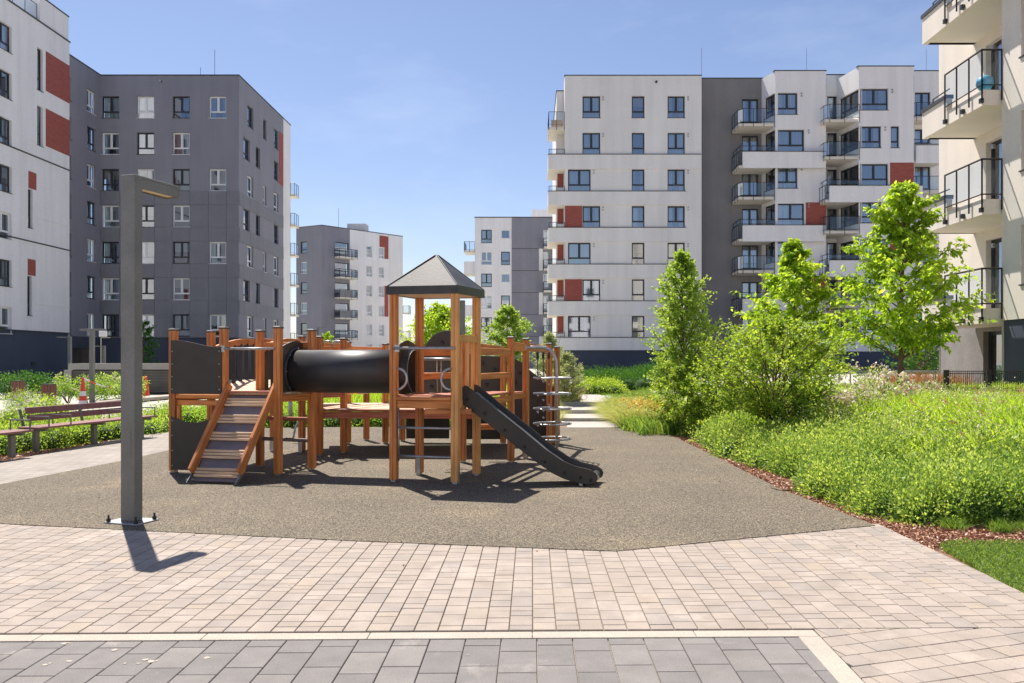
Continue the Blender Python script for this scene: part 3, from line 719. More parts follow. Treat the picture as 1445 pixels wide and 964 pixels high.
# chamfered corner with glazing
def chamfer(bld, a, c, rows, hh, ztop, mat, zbase):
    v = Vector((a[0]-c[0], a[1]-c[1], 0)); L_ = v.length; u = v.normalized(); n = Vector((u.y, -u.x, 0))
    ops = [(.35, L_-.05, z-hh, z, '2T', True) for z in rows]
    facade(bld, c, u, n, L_, zbase, ztop, ops, mat, 'chamfered_wall')
chamfer(R2, a1, c1, [zz(130.9+52.1*k, D1) for k in range(7)], 1.68, zz(100.3, D1), M['plaster_w'], GZ-.5)
bar(R2, 'roof_flashing', (a1[0]-.1, D1-.04, zz(100.3, D1)), (xx(1165.5, D1)+.04, D1+.3, zz(100.3, D1)+.07), M['zinc'])
quadwall(R2, 'side_wall', (xx(1165.5, D1), D1), (xx(1165.5, D1), DC+.5), GZ-.5, zz(100.3, D1), M['plaster_w'])
for k in (3, 5): 
    t = 130.9+52.1*k
    uvbox(R2, 'brick_panel', (xx(1137, D1), D1), X1, NF, 0, xx(1165.3, D1)-xx(1137, D1), zz(t+31, D1), zz(t-1.5, D1), .02, M['brick'])
vents(R2, [(1131+(10 if k % 2 else 0), 132+52.1*k) for k in range(6)], D1)
# bay 1 balconies
DB = 62.7
def balcony(bld, xl_, xr_, yfloor, Dback, Df=DB, solid=False, xr_band=None, hrail=1.1, ytop=None):
    zf = zz(yfloor, Df); X0, X1_ = xx(xl_, Df), xx(xr_, Df)
    MB().box((X0, Df+.15, zf-.2), (X1_, Dback, zf)).obj('balcony_slab', M['slab'], bld)
    if solid:
        zt = zz(ytop, Df); X2 = xx(xr_band, Df)
        MB().box((X0+.28, Df, zf-.22), (X2, Df+.149, zt)).obj('parapet_band', M['plaster_w'], bld)
        bar(bld, 'coping', (X0+.26, Df-.03, zt), (X2, Df+.18, zt+.05), M['zinc'])
        railing(bld, [(X1_, Df+.1), (X0+.1, Df+.1), (X0+.1, Dback-.1)], zt+.03, .45, True, 1.0, .0)
        railing(bld, [(X0, Df+.2), (X0, Dback-.1)], zf, 1.1, True, .6, .25)
    else:
        railing(bld, [(X1_, Df), (X0+.3, Df), (X0, Df+.45), (X0, Dback-.1)], zf, hrail, True, .95, .3)
for k in range(7):
    off = 51.9*k
    if k % 2 == 0: balcony(R2, 1043, 1093, 173.5+off, DC-.01)
    else: balcony(R2, 1043, 1093, 181+off, DC-.01, solid=True, xr_band=1165.5, ytop=162.3+off)
# recess 2
DR = 64.9; ops = []
for k in range(7): t = 135.7+51.7*k; ops.append((1167.5, 1190, t, t+33, '2', True))
frontal(R2, DR, 1165.8, 1199, 106, ops, M['plaster_w2'], GZ-.5)
bar(R2, 'roof_flashing', (xx(1166, DR), DR-.04, zz(106, DR)), (xx(1199, DR), DR+.3, zz(106, DR)+.07), M['zinc'])
vents(R2, [(1195, 137+51.7*k) for k in range(5)], DR)
D2 = 62.0; ops = []
for k in range(7):
    t = 124.9+53.1*k
    ops.append((1214, 1253.5 if k % 2 == 0 else 1243.5, t, t+30.5, '2T' if k != 99 else '3T', True))
    if k == 1: ops.append((1257, 1269, t, t+30.5, '1T', True))
frontal(R2, D2, 1212, 1289.5, 94, ops, M['plaster_w'], GZ-.5)
a2 = (xx(1212, D2), D2); c2 = (xx(1212, D2)-.62, DR)
chamfer(R2, a2, c2, [zz(124.9+53.1*k, D2) for k in range(7)], 1.65, zz(94, D2), M['plaster_w2'], GZ-.5)
bar(R2, 'roof_flashing', (a2[0]-.1, D2-.04, zz(94, D2)), (xx(1289.5, D2)+.04, D2+.3, zz(94, D2)+.07), M['zinc'])
for k in (2, 4):
    t = 124.9+53.1*k; uvbox(R2, 'brick_panel', (xx(1256, D2), D2), X1, NF, 0, xx(1289.3, D2)-xx(1256, D2), zz(t+31.5, D2), zz(t-1.5, D2), .02, M['brick'])
quadwall(R2, 'side_wall', (xx(1289.5, D2), D2), (xx(1289.5, D2), DR), GZ-.5, zz(94, D2), M['plaster_w'])
vents(R2, [(1259, 127), (1249, 180), (1249, 286)], D2)
for k in range(7):
    off = 52.6*k
    if k in (0, 1, 3, 5): balcony(R2, 1165.5, 1213, 167.5+off, DR-.01, Df=62.0)
    else: balcony(R2, 1165.5, 1213, 176+off, DR-.01, Df=61.8, solid=True, xr_band=1302, ytop=157+off)
# recess 3
D3 = 63.6; ops = []
for k in range(6): t = 130.1+52*k; ops.append((1291, 1313, t, t+ (33 if k != 1 else 20), '2', True))
frontal(R2, D3, 1289.8, 1345, 100.5, ops, M['plaster_w'], GZ-.5)
bar(R2, 'roof_flashing', (xx(1290, D3), D3-.04, zz(100.5, D3)), (xx(1345, D3), D3+.3, zz(100.5, D3)+.07), M['zinc'])
for k in range(6):
    if k == 1 or k == 3: balcony(R2, 1288, 1330, 226+52*(k-1), D3-.01, Df=62.2, solid=True, xr_band=1330, ytop=205+52*(k-1))
    else: balcony(R2, 1288, 1330, 165+52*k, D3-.01, Df=62.2)
MB().box((XA1+.1, 66.5, GZ-.5), (xx(1345, 66.5), 80, zz(111, 65)-.3)).obj('building_core', M['plaster_w2'], R2)
for x, D in ((990, 66), (1138, 66), (1307, 66)):
    c = W(x, 108, D); mb = MB(); mb.tube([c, c+Vector((0, 0, 2.3))], .02, 5); mb.obj('lightning_rod', M['steel'], R2)
# low pale ground-floor parapet seen between the trees, right
MB().box((xx(1150, 61), 61, zz(496, 61)), (xx(1345, 61), 61.3, zz(470, 61))).obj('terrace_wall', M['plaster_w'], R2); MB().box((xx(1100, 61), 61.05, 0), (xx(1345, 61), 61.3, zz(496, 61)-.01)).obj('terrace_base', M['navy'], R2)
# ================================================== L2 dark grey block on the left
L2 = thing('apartment_building', (-29, 66, .45), 'charcoal grey apartment block in the left background, alternating white and dark window frames', 'building')
DL = 65.0; PL0 = (xx(142, DL), DL); XS = xx(337, DL)
cols = [(143.5, 168), (193, 217.5), (243.5, 267.5), (295, 319)]
def lrow(k): return 135.6+51.35*k
ops = []
for k in range(7):
    for c, (a, b) in enumerate(cols):
        if k % 2 == 1 and c == 3: continue
        ops.append((a, b, lrow(k), lrow(k)+31, '2T', (k+c) % 2 == 0))
frontal(L2, DL, 142, 337, 106.8, ops, M['plaster_g'], zz(476.5, DL))
MB().box((PL0[0], DL+.08, -.5), (XS-.01, DL+.5, zz(476.5, DL)-.01)).obj('base_wall', M['navy'], L2)
ZL = zz(106.8, DL)
bar(L2, 'roof_flashing', (PL0[0]-.04, DL-.05, ZL), (XS+.05, DL+.35, ZL+.08), M['zinc'])
# proud facade panels on the lower storeys
xs_ = [142.5, 168.8, 192.4, 218.2, 242.8, 268.3, 294.3, 319.8, 336.8]
for j, (ya, yb) in enumerate([(269.5, 289.3), (289.3, 320.6), (320.6, 340.6), (340.6, 372.4), (372.4, 392), (392, 423.5), (423.5, 443.5), (443.5, 476)]):
    for i in range(len(xs_)-1):
        if j % 2 == 1:
            k = 3+j//2
            if i % 2 == 0 and not (k % 2 == 1 and i == 6) and i < 7: continue
        x0_, x1_ = xx(xs_[i], DL)+.012, xx(xs_[i+1], DL)-.012
        MB().box((x0_, DL-.045, zz(yb, DL)+.012), (x1_, DL-.002, zz(ya, DL)-.012)).obj('facade_panel', M['panel_g'], L2)
# right side
nR = (1, 0, 0); uR = (0, 1, 0)
def sD(x): return XS*FP/(x-CX)
def rz_(k): t = zz(lrow(k), DL); return t-1.75, t
ops = []
for k in range(7):
    za, zb_ = rz_(k)
    cs = [(349, 357.5), (371.5, 376), (386.5, 393)] if k % 2 == 0 else [(343.5, 352.5), (361, 367), (386.5, 393)]
    for a, b in cs: ops.append((sD(a)-DL, sD(b)-DL, za, zb_, '1T', k % 2 == 1 or (k == 0)))
facade(L2, (XS, DL), uR, nR, sD(399.8)-DL, zz(476.5, DL), ZL, ops, M['plaster_g'])
quadwall(L2, 'base_wall', (XS-.06, DL+.1), (XS-.06, sD(410)), -.5, zz(476.5, DL), M['navy'])
bar(L2, 'roof_flashing', (XS-.35, DL+.36, ZL), (XS+.05, sD(410), ZL+.08), M['zinc'])
# side panels: boards proud of the wall between floors
for j, (ya, yb) in enumerate([(269.5, 289.3), (320.6, 340.6), (372.4, 392), (423.5, 443.5)]):
    ds = [DL+.02, sD(343.4), sD(352.6), sD(361), sD(376), sD(386), sD(399.6)]
    for i in range(len(ds)-1):
        MB().box((XS+.002, ds[i]+.012, zz(yb, DL)+.012), (XS+.045, ds[i+1]-.012, zz(ya, DL)-.012)).obj('facade_panel', M['panel_g'], L2)
uvbox(L2, 'brick_panel', (XS, sD(393.8)), uR, nR, 0, sD(399.6)-sD(393.8), rz_(1)[0]-.1, rz_(0)[1]+.1, .02, M['brick'])
quadwall(L2, 'pale_side_wall', (XS, sD(399.8)), (XS, sD(410)), -.2, ZL, M['plaster_w'])
for k in range(7):
    z = rz_(k)[0]-.55
    if k == 0: continue
    MB().box((XS-.8, sD(410)-.015, z), (XS+.42, sD(410)+1.4, z+.2)).obj('balcony_slab', M['slab'], L2)
    railing(L2, [(XS+.02, sD(410)), (XS+.38, sD(410)), (XS+.38, sD(410)+1.4)], z+.2, 1.05, True, .7, .2)
MB().box((PL0[0]+.2, DL+1.1, -.5), (XS-1.0, sD(409), ZL-.25)).obj('building_core', M['plaster_g'], L2)
MB().box((XS-1.0, sD(408)-.5, -.5), (XS-.01, sD(410)-.02, ZL-.2)).obj('rear_wing', M['plaster_w'], L2)
# wing on the left, facing right
XW = PL0[0]
def wD(x): return XW*FP/(x-CX)
ops = []
for k in range(7):
    za, zb_ = rz_(k)
    ops.append((wD(123)-60, wD(135)-60, za, zb_, '2T', k % 2 == 1))
    ops.append((.3, .9, za, zb_, '1T', True))
ops.append((61.0-60, 63.8-60, .3, zz(491, 63), None, True))
facade(L2, (XW, 60), uR, nR, 5.0, -.3, ZL, ops, M['plaster_g'])
for i, (a, b) in enumerate([(0, .98), (3.82, 5.0)]):
    MB().box((XW+.002, 60+a, -.4), (XW+.05, 60+b-.055, zz(476.5, DL))).obj('base_wall', M['navy'], L2)
MB().box((XW+.002, 60.98, zz(491, 63)), (XW+.05, 63.82, zz(476.5, DL))).obj('base_wall', M['navy'], L2)
MB().box((XW-2.5, 60.5, 0), (XW-2.4, 64.5, 3.5)).obj('garage_back', M['room'], L2)
bar(L2, 'roof_flashing', (XW-.3, 60, ZL), (XW+.05, DL-.06, ZL+.08), M['zinc'])
mb = MB(); c = W(100.0+145/1, 482, DL); mb.tube([c, c+Vector((0, -.1, 0))], .15, 8); mb.obj('wall_vent', M['white_frame'], L2)
for x in (303, 283): 
    c = W(x, 107, 69); mb = MB(); mb.tube([c, c+Vector((0, 0, 2.2 if x == 303 else .7))], .025, 5); mb.obj('antenna', M['steel'], L2)
for x, y in ((227, 115),):
    c = W(x, y, DL); mb = MB(); mb.tube([c, c+Vector((0, -.2, 0))], .1, 8); mb.obj('roof_outlet', M['steel'], L2)
# ================================================== L1 white block, far left
L1 = thing('apartment_building', (-33, 52, .4), 'white apartment block at the left frame edge with red brick panels and navy base', 'building')
XL = -32.7
def vD(x): return XL*FP/(x-CX)
Y0, Y1 = 44.0, vD(98)
def zside(x, y): return zz(y, vD(x))
ops = []
zt0 = zside(16.5, 38.9); st = 2.93
for k in range(7):
    zt = zt0-st*k; ops.append((vD(-6)-Y0, vD(16.5)-Y0, zt-1.66, zt, '2T', k < 4 or k == 5))
    ops.append((vD(-75)-Y0, vD(-50)-Y0, zt-1.66, zt, '2T', True))
for (xa, xb_, ya, yb) in ((52.5, 60.5, 66, 126), (52.5, 60.5, 148, 204), (39.5, 46, 266, 321), (38.5, 45, 389, 445)):
    ops.append((vD(xa)-Y0, vD(xb_)-Y0, zside(xa, yb), zside(xa, ya), '1T', True))
ZT1 = zside(97.5, 60); ZB1 = zside(97.5, 469.6)
facade(L1, (XL, Y0), uR, nR, Y1-Y0, ZB1, ZT1, ops, M['plaster_w'])
quadwall(L1, 'base_wall', (XL-.08, Y0), (XL-.08, Y1-.01), -.5, ZB1, M['navy'])
MB().box((XL-.06, Y0, ZB1-.06), (XL+.03, Y1, ZB1)).obj('base_flashing', M['zinc'], L1)
MB().box((XL-12, Y0, -.5), (XL-1.2, Y1-.02, ZT1-.2)).obj('building_core', M['plaster_w'], L1)
quadwall(L1, 'end_wall', (XL, Y1), (XL-12, Y1), -.5, ZT1, M['plaster_w'])
bar(L1, 'roof_flashing', (XL-.3, Y0, ZT1), (XL+.06, Y1+.05, ZT1+.09), M['zinc'])
for (xa, xb_, ya, yb) in ((64.5, 97.3, 72, 128), (64.5, 97.3, 153, 206)):
    uvbox(L1, 'brick_panel', (XL, vD(xa)), uR, nR, 0, Y1-vD(xa)-.02, zside(xa, yb), zside(xa, ya), .02, M['brick'])
for (xa, xb_, ya, yb) in ((40, 51, 241, 265), (39, 50, 365, 388)):
    uvbox(L1, 'brick_panel', (XL, vD(xa)), uR, nR, 0, vD(xb_)-vD(xa), zside(xa, yb), zside(xa, ya), .02, M['brick'])
for x_, y_ in ((97, 240), (97, 353)):
    z = zside(x_, y_); MB().box((XL-.01, Y0, z-.06), (XL+.05, Y1+.01, z+.02)).obj('string_course', M['zinc'], L1)
for x_, y_, xs0 in ((97, 320, 51), (97, 434, 50)):
    z = zside(x_, y_); MB().box((XL-.01, vD(xs0), z-.03), (XL+.035, Y1+.005, z+.0)).obj('render_joint', M['plaster_w2'], L1)
zp = zside(97, 24)
MB().box((XL-4, vD(57.5), ZT1+.1), (XL-.05, Y1-.03, zp)).obj('penthouse', M['plaster_w'], L1)
bar(L1, 'roof_flashing', (XL-4.05, vD(57.5)-.05, zp), (XL, Y1, zp+.08), M['zinc'])
railing(L1, [(XL-.2, Y0), (XL-.2, vD(57.5)-.1)], ZT1+.1, 1.1, True, 1.2, 0)
MB().box((XL-.075, vD(46), zside(46, 516)), (XL-.02, vD(51), zside(46, 511))).obj('air_grille', M['anthracite'], L1)
# ================================================== L3 mid-left distant block
L3 = thing('apartment_building', (-28, 118, .6), 'distant grey and white apartment block seen above the tunnel, with a column of small balconies', 'building')
D3c = 114.6; PC = Vector((xx(454, D3c), D3c, 0)); Z3 = zz(318.2, D3c)
dR = Vector((.924, 1, 0)).normalized(); dL = Vector((-2.0, 1, 0)).normalized()
def along(P, d, x):  # distance along d from P so that it shows at pixel column x
    k = (x-CX)/FP; return (k*P.y-P.x)/(d.x-k*d.y)
def wallrows(bld, P, d, n, x0, x1, cols_, kk, mat, ztop, dark=True, flip=False, w=None):
    s0, s1 = along(P, d, x0), along(P, d, x1); a, b = min(s0, s1), max(s0, s1)
    if flip: O = P+d*b; u = -d; f = lambda s: b-s
    else: O = P+d*a; u = d; f = lambda s: s-a
    ops = []
    for (ca, cb) in cols_:
        p, q = sorted((f(along(P, d, ca)), f(along(P, d, cb))))
        for k in kk: ops.append((p, q, Z3-2.05-2.9*k-1.65, Z3-2.05-2.9*k, '1T', (k % 2 == 0) if dark is None else dark))
    facade(bld, O, u, n, b-a, 0, ztop, ops, mat)
nR3 = Vector((dR.y, -dR.x, 0)); nL3 = Vector((-dL.y, dL.x, 0))
if nL3.y > 0: nL3 = -nL3
wallrows(L3, PC, dL, nL3, 418, 454, [(424, 433)], range(6), M['plaster_g'], Z3, None, True)
wallrows(L3, PC, dR, nR3, 454, 493.5, [(473, 492)], range(6), M['plaster_g'], Z3, True)
wallrows(L3, PC, dR, nR3, 493.6, 548.5, [(517, 525), (534.5, 542)], range(6), M['plaster_w'], Z3, False)
wallrows(L3, PC, dR, nR3, 548.6, 568.5, [], [], M['plaster_w2'], Z3)
sA = along(PC, dR, 473)
for k in range(6):
    z = Z3-2.05-2.9*k-2.35; s0, s1 = along(PC, dR, 472), along(PC, dR, 497)
    a = PC+dR*s0; b = PC+dR*s1; o_ = nR3*1.3
    MB().prism([(*p.xy, z) for p in (a+nR3*.01, b+nR3*.01, b+o_, a+o_)], (0, 0, .2)).obj('balcony_slab', M['slab'], L3)
    railing(L3, [tuple((a+o_*.02).xy), tuple((a+o_).xy), tuple((b+o_).xy), tuple((b+o_*.02).xy)], z+.2, 1.1, True, .9, .25, .03)
    if k in (2, 3): MB().prism([(*p.xy, z+.2) for p in (a+o_*.98, a+o_*.98+dR*2.0, a+o_+dR*2.0+nR3*.02, a+o_+nR3*.02)], (0, 0, 1.0)).obj('screen_panel', M['panel_g'], L3)
for (xa, xb_, k0, k1) in ((535.5, 548, 0, 0), (542.5, 548, 0, 0), (542.5, 548, 2, 3)):
    s0, s1 = along(PC, dR, xa), along(PC, dR, xb_)
    if xa == 535.5: za, zb_ = Z3-2.0, Z3-.3
    else: za, zb_ = Z3-2.05-2.9*k1-1.65, Z3-2.05-2.9*k0+.1
    uvbox(L3, 'brick_panel', PC+dR*s0, dR, nR3, 0, s1-s0, za, zb_, .03, M['brick'])
pe = PC+dR*along(PC, dR, 568.5); pl = PC+dL*along(PC, dL, 418)
quadwall(L3, 'end_wall', pe.xy, (pe-nR3*12).xy, 0, Z3, M['plaster_w'])
mb = MB(); pts_ = [PC, pe, pe-nR3*12, pl]; mb.add([(*p.xy, Z3-.02) for p in pts_], [(0, 1, 2, 3)]); link('roof', mb.mesh(M['zinc'], fix=False), L3)
mb = MB(); mb.tube([(*pl.xy, Z3+.05), (*PC.xy, Z3+.05), (*pe.xy, Z3+.05)], .07, 4); mb.obj('roof_flashing', M['zinc'], L3)
q = PC+dR*along(PC, dR, 520)-nR3*3; MB().box((q.x-1.2, q.y-1, Z3-.1), (q.x+1.6, q.y+1, Z3+1.4)).obj('roof_vent_box', M['plaster_w2'], L3)
for k in (1, 2, 3):
    z = Z3-4-2.9*k*1.35; MB().box((pe.x, pe.y+.2, z), (pe.x+.9, pe.y+2, z+.15)).obj('balcony_slab', M['slab'], L3); railing(L3, [(pe.x, pe.y+.2), (pe.x+.9, pe.y+.2), (pe.x+.9, pe.y+2)], z+.15, 1.1, True, .9, .2, .03)
for x in (489,): c = PC+dR*along(PC, dR, x)-nR3*2; mb = MB(); mb.tube([(c.x, c.y, Z3), (c.x, c.y, Z3+3.2)], .03, 5); mb.obj('antenna', M['steel'], L3)
# ================================================== L4 mid-right distant block
L4 = thing('apartment_building', (-3, 109, .6), 'distant apartment block behind the little trees, left half white and right half dark grey', 'building')
D4 = 107.6; ops = []
for k in range(6):
    t = 324.1+30.95*k; ops.append((679, 694, t, t+18.7, '2T', k % 2 == 0)); ops.append((707, 719.5, t, t+(12.5 if k % 2 == 0 else 18.7), '1' if k % 2 == 0 else '1T', k % 2 == 1))
frontal(L4, D4, 670, 721.8, 307.3, ops, M['plaster_w'], 0)
ops = [(766.5, 774, 324.5+30.95*k, 343+30.95*k, '1T', False) for k in range(6)]
frontal(L4, D4, 722, 790, 307.3, ops, M['plaster_g'], 0)
for k in (1, 3, 5): MB().box((xx(760.5, D4), D4-.05, zz(324+30.95*k+27, D4)), (xx(766, D4), D4-.002, zz(324+30.95*k-4, D4))).obj('white_panel', M['plaster_w'], L4)
for i in range(1, 7): MB().box((xx(722, D4), D4-.03, zz(320+30.95*i, D4)-.03), (xx(776, D4), D4, zz(320+30.95*i, D4)+.03)).obj('panel_joint', M['zinc'], L4)
for i in range(1, 7): MB().box((xx(670, D4), D4-.03, zz(320+30.95*i, D4)-.03), (xx(721.5, D4), D4, zz(320+30.95*i, D4)+.03)).obj('string_course', M['plaster_w2'], L4)
Z4 = zz(307.3, D4); MB().box((xx(670, D4)-.05, D4-.06, Z4), (xx(790, D4), D4+.3, Z4+.12)).obj('roof_flashing', M['zinc'], L4)
MB().box((xx(670, D4)+.1, D4+1, 0), (xx(790, D4), 122, Z4-.2)).obj('building_core', M['plaster_w'], L4)
MB().box((xx(722.5, D4), D4+3, Z4-.2), (xx(733, D4), D4+5, Z4+.7)).obj('roof_vent_box', M['plaster_w2'], L4)
X4 = xx(670, D4)
for k in range(5):
    z = zz(355+30.95*k, D4); solid = k % 2 == 1; x0_ = xx(654.5, D4)
    MB().box((x0_, D4+.6, z), (X4-.003, D4+4, z+.25)).obj('balcony_slab', M['slab'], L4)
    if solid: MB().box((x0_-.02, D4+.5, z), (X4-.003, D4+.65, z+1.65)).obj('parapet', M['plaster_w'], L4)
    else: railing(L4, [(X4-.05, D4+.6), (x0_, D4+.6), (x0_, D4+4)], z+.25, 1.15, True, .8, .25, .03)
quadwall(L4, 'side_wall', (X4, D4), (X4, 122), 0, Z4, M['plaster_w'])
for k in range(7):   # small recess balconies beside the big block
    z = zz(350+30.95*k, D4-1.5); MB().box((xx(767, D4-1.5), D4-1.5, z), (xx(790, D4-1.5), D4-.05, z+.2)).obj('balcony_slab', M['slab'], L4); railing(L4, [(xx(767, D4-1.5), D4-.1), (xx(767, D4-1.5), D4-1.5), (xx(790, D4-1.5), D4-1.5)], z+.2, 1.1, True, .9, .2, .03)
MB().box((xx(750, 130), 128, 10), (xx(790, 130), 140, zz(299, 130))).obj('roof_terrace_screen', M['plaster_w'], L4)
# ================================================== R1 near beige block, right edge
R1 = thing('apartment_building', (13, 22, .6), 'sunlit beige apartment block at the right frame edge, with deep overhanging balconies and dark rails', 'building')
nL = (-1, 0, 0); uL = (0, -1, 0); XI, XO, XE = 13.4, 11.85, 12.33
YB = XI*FP/(1325-CX); YN = 21.4
def iD(x): return XI*FP/(x-CX)
FZ = [2.54, 5.41, 8.28, 11.15, 14.02]
ops = []
for i in range(4):
    zb_ = FZ[i]+.42; ops.append((YB-iD(1391), YB-20.2, zb_, zb_+2.15, '2', True))
facade(R1, (XI, YB), uL, nL, YB-19.5, 2.9, 17, ops, M['plaster_beige'])
ops = [(YB-iD(1386), YB-20.4, .55, 2.42, '2', True)]
facade(R1, (XI+.03, YB), uL, nL, YB-19.5, .0, 2.9, ops, M['concrete_g'], 'ground_floor_wall')
ops = []
for i in range(4): ops.append((XE*0+YN-XE*FP/(1441-CX), 3.2, FZ[i]+.95, FZ[i]+2.45, '2T', True))
facade(R1, (XE, YN), uL, nL, 8, 2.62, 17, ops, M['plaster_beige'], 'projecting_wall')
quadwall(R1, 'return_wall', (XE, YN), (XI+.5, YN), 0, 17, M['plaster_beige'])
quadwall(R1, 'base_wall', (XE+.05, YN-.02), (XE+.05, 13), 0, 2.62, M['navy'])
quadwall(R1, 'end_wall', (XI, YB), (XI+10, YB), 0, 17, M['plaster_beige'])
for i, z in enumerate(FZ):
    # slab with tall parapet at far end, low fascia at near end
    yA, yB_, yC = 24.75, 23.3, YN+.02
    MB().box((XO, yC, z), (XI-.003, yA, z+.14)).obj('balcony_slab', M['slab'], R1)
    MB().box((XO-.002, yB_, z-.001), (XO+.16, yA+.002, z+.78)).obj('parapet', M['plaster_beige'], R1)
    MB().box((XO+.161, yA-.16, z), (XI-.004, yA+.001, z+.78)).obj('parapet', M['plaster_beige'], R1)
    bar(R1, 'coping', (XO-.04, yB_, z+.78), (XO+.2, yA+.03, z+.89), M['zinc'])
    MB().box((XO-.002, yC-.001, z-.001), (XO+.14, yB_-.002, z+.40)).obj('balcony_fascia', M['plaster_beige'], R1)
    mb = MB(); mb.prism([(XO+.14, yC-.002, z-.002), (XE, yC-.002, z-.002), (XE, yC-.002, z+.4), (XO+.14, yC-.002, z+.4)], (0, .14, 0)); mb.obj('balcony_fascia', M['plaster_beige'], R1)
    railing(R1, [(XO-.05, yB_), (XO-.05, yC-.04), (XE-.01, yC-.04)], z+.42, 1.02, True, .62, .30, .024)
    mb = MB(); mb.tube([(XO+.08, yA-.5, z+.8), (XO+.08, yA-.5, z+1.05), (XO+.08, yB_, z+1.05)], .02, 6); mb.obj('upper_rail', M['metal_dk'], R1)
    for yy in (yB_, (yB_+yC)/2, yC):
        MB().box((XO-.09, yy-.05, z+.05), (XO-.004, yy+.05, z+.17)).obj('rail_bracket', M['metal_dk'], R1)
    mb = MB(); mb.tube([(XI-.09, 23.6, z+2.35), (XI-.01, 23.6, z+2.35)], .07, 10); mb.obj('wall_light', M['steel'], R1)
# items on balconies
mb = MB(); cc = Vector((12.22, 22.0, FZ[2]+.80))
mb.tube([cc+Vector((0, 0, -.2)), cc+Vector((0, 0, -.07)), cc+Vector((0, 0, .09)), cc+Vector((0, 0, .17))], [.14, .22, .20, .07], 14)
tag(mb.obj('tub', M['blue'], None, smooth=True), 'round blue tub on the upper balcony of the beige block', 'tub')
fb = thing('fence', (8, 17, .4), 'low dark wire mesh fence in front of the beige block, half hidden by tall grass', 'fence')
FY = 18.3
fx = [9.3, 10.25, 11.2, 12.2, 13.2]
for i, x_ in enumerate(fx):
    MB().box((x_-.045, FY-.045, .4), (x_+.045, FY+.045, 1.36)).obj('post', M['metal_dk'], fb)
    if i < len(fx)-1:
        mb = MB(); n_ = 18
        for j in range(1, n_): xq = x_+.05+(fx[i+1]-x_-.1)*j/n_; mb.tube([(xq, FY, .5), (xq, FY, 1.34)], .006, 4)
        for zq in (.6, .95, 1.28, 1.33): mb.tube([(x_+.05, FY, zq), (fx[i+1]-.05, FY, zq)], .008, 4)
        mb.obj('mesh_panel', M['metal_dk'], fb)
rl = MB(); rl.tube([(xx(1185, 21), 21, 1.28), (xx(1325, 21), 21, 1.28)], .025, 6)
for x_ in (1200, 1240, 1280, 1320): rl.tube([(xx(x_, 21), 21, .5), (xx(x_, 21), 21, 1.28)], .02, 6)
tag(rl.obj('handrail', M['steel'], None), 'thin pale handrail behind the white flowers and tree trunk on the right', 'handrail')
# ================================================== PLAYGROUND
PG_ = thing('climbing_frame', G(500, 660), 'large orange timber climbing frame with black tunnel, ramp, roofed tower and slide', 'playground')
def beam(name, a, b, w, h, mat, up=(0, 0, 1), parent=PG_, bevel=.006, ext=0):
    a, b = Vector(a), Vector(b); t = (b-a); L_ = t.length; t.normalize(); a = a-t*ext; L_ += 2*ext
    up = Vector(up); s = up.cross(t)
    if s.length < 1e-4: s = Vector((1, 0, 0)).cross(t)
    s.normalize(); v = t.cross(s)
    R = Matrix((( s.x, v.x, t.x, a.x), (s.y, v.y, t.y, a.y), (s.z, v.z, t.z, a.z), (0, 0, 0, 1)))
    mb = MB().box((-w/2, -h/2, 0), (w/2, h/2, L_))
    return mb.obj(name, mat, parent, bevel=bevel, mw=R)
def post_mesh(h, w=.098, mat='wood'):
    hw = w/2; c = .009; g = .006; gd = .010
    prof = []
    base = [(-hw+c, -hw), (-g, -hw), (0, -hw+gd), (g, -hw), (hw-c, -hw), (hw, -hw+c)]
    for k in range(4):
        a = k*math.pi/2; ca, sa = round(math.cos(a)), round(math.sin(a))
        prof += [(x*ca-y*sa, x*sa+y*ca) for x, y in base[:5]]
    mb = MB(); mb.prism([(x, y, 0) for x, y in prof], (0, 0, h)); return mb
capmesh = MB().add([], [])
def post(p, top, rot=-.22, mat='wood', base=.035, cap=True, foot=True, z0=None, fr=None):
    h = top-base; m = post_mesh(h); mw = Matrix.Translation((p[0], p[1], base)) @ Matrix.Rotation(rot, 4, 'Z')
    o = m.obj('post', M[mat], PG_, mw=mw)
    if cap:
        c = MB(); pr = [(math.cos(a)*r, math.sin(a)*r) for a in []  for r in []]
        def ringz(s, z): return [(-s, -s, z), (s, -s, z), (s, s, z), (-s, s, z)]
        v = ringz(.052, 0)+ringz(.055, .004)+ringz(.055, .020)+ringz(.036, .036)
        c.add(v, [(0, 3, 2, 1), (12, 13, 14, 15)]+[(a*4+i, a*4+(i+1) % 4, a*4+4+(i+1) % 4, a*4+4+i) for a in range(3) for i in range(4)])
        k = c.obj('post_cap', M['capm']); k.parent = o; k.matrix_basis = Matrix.Translation((0, 0, h))
    if foot:
        f = MB(); f.box((-.03, -.054, -.045), (.03, -.0495, .22)); f.box((-.03, -.03, -.045), (.03, .03, -.001))
        k = f.obj('foot_bracket', M['steel']); k.parent = o
        k.matrix_basis = Matrix.Rotation(fr if fr is not None else random.choice([0, math.pi/2, math.pi, -math.pi/2]), 4, 'Z')
    return o
PT = {}
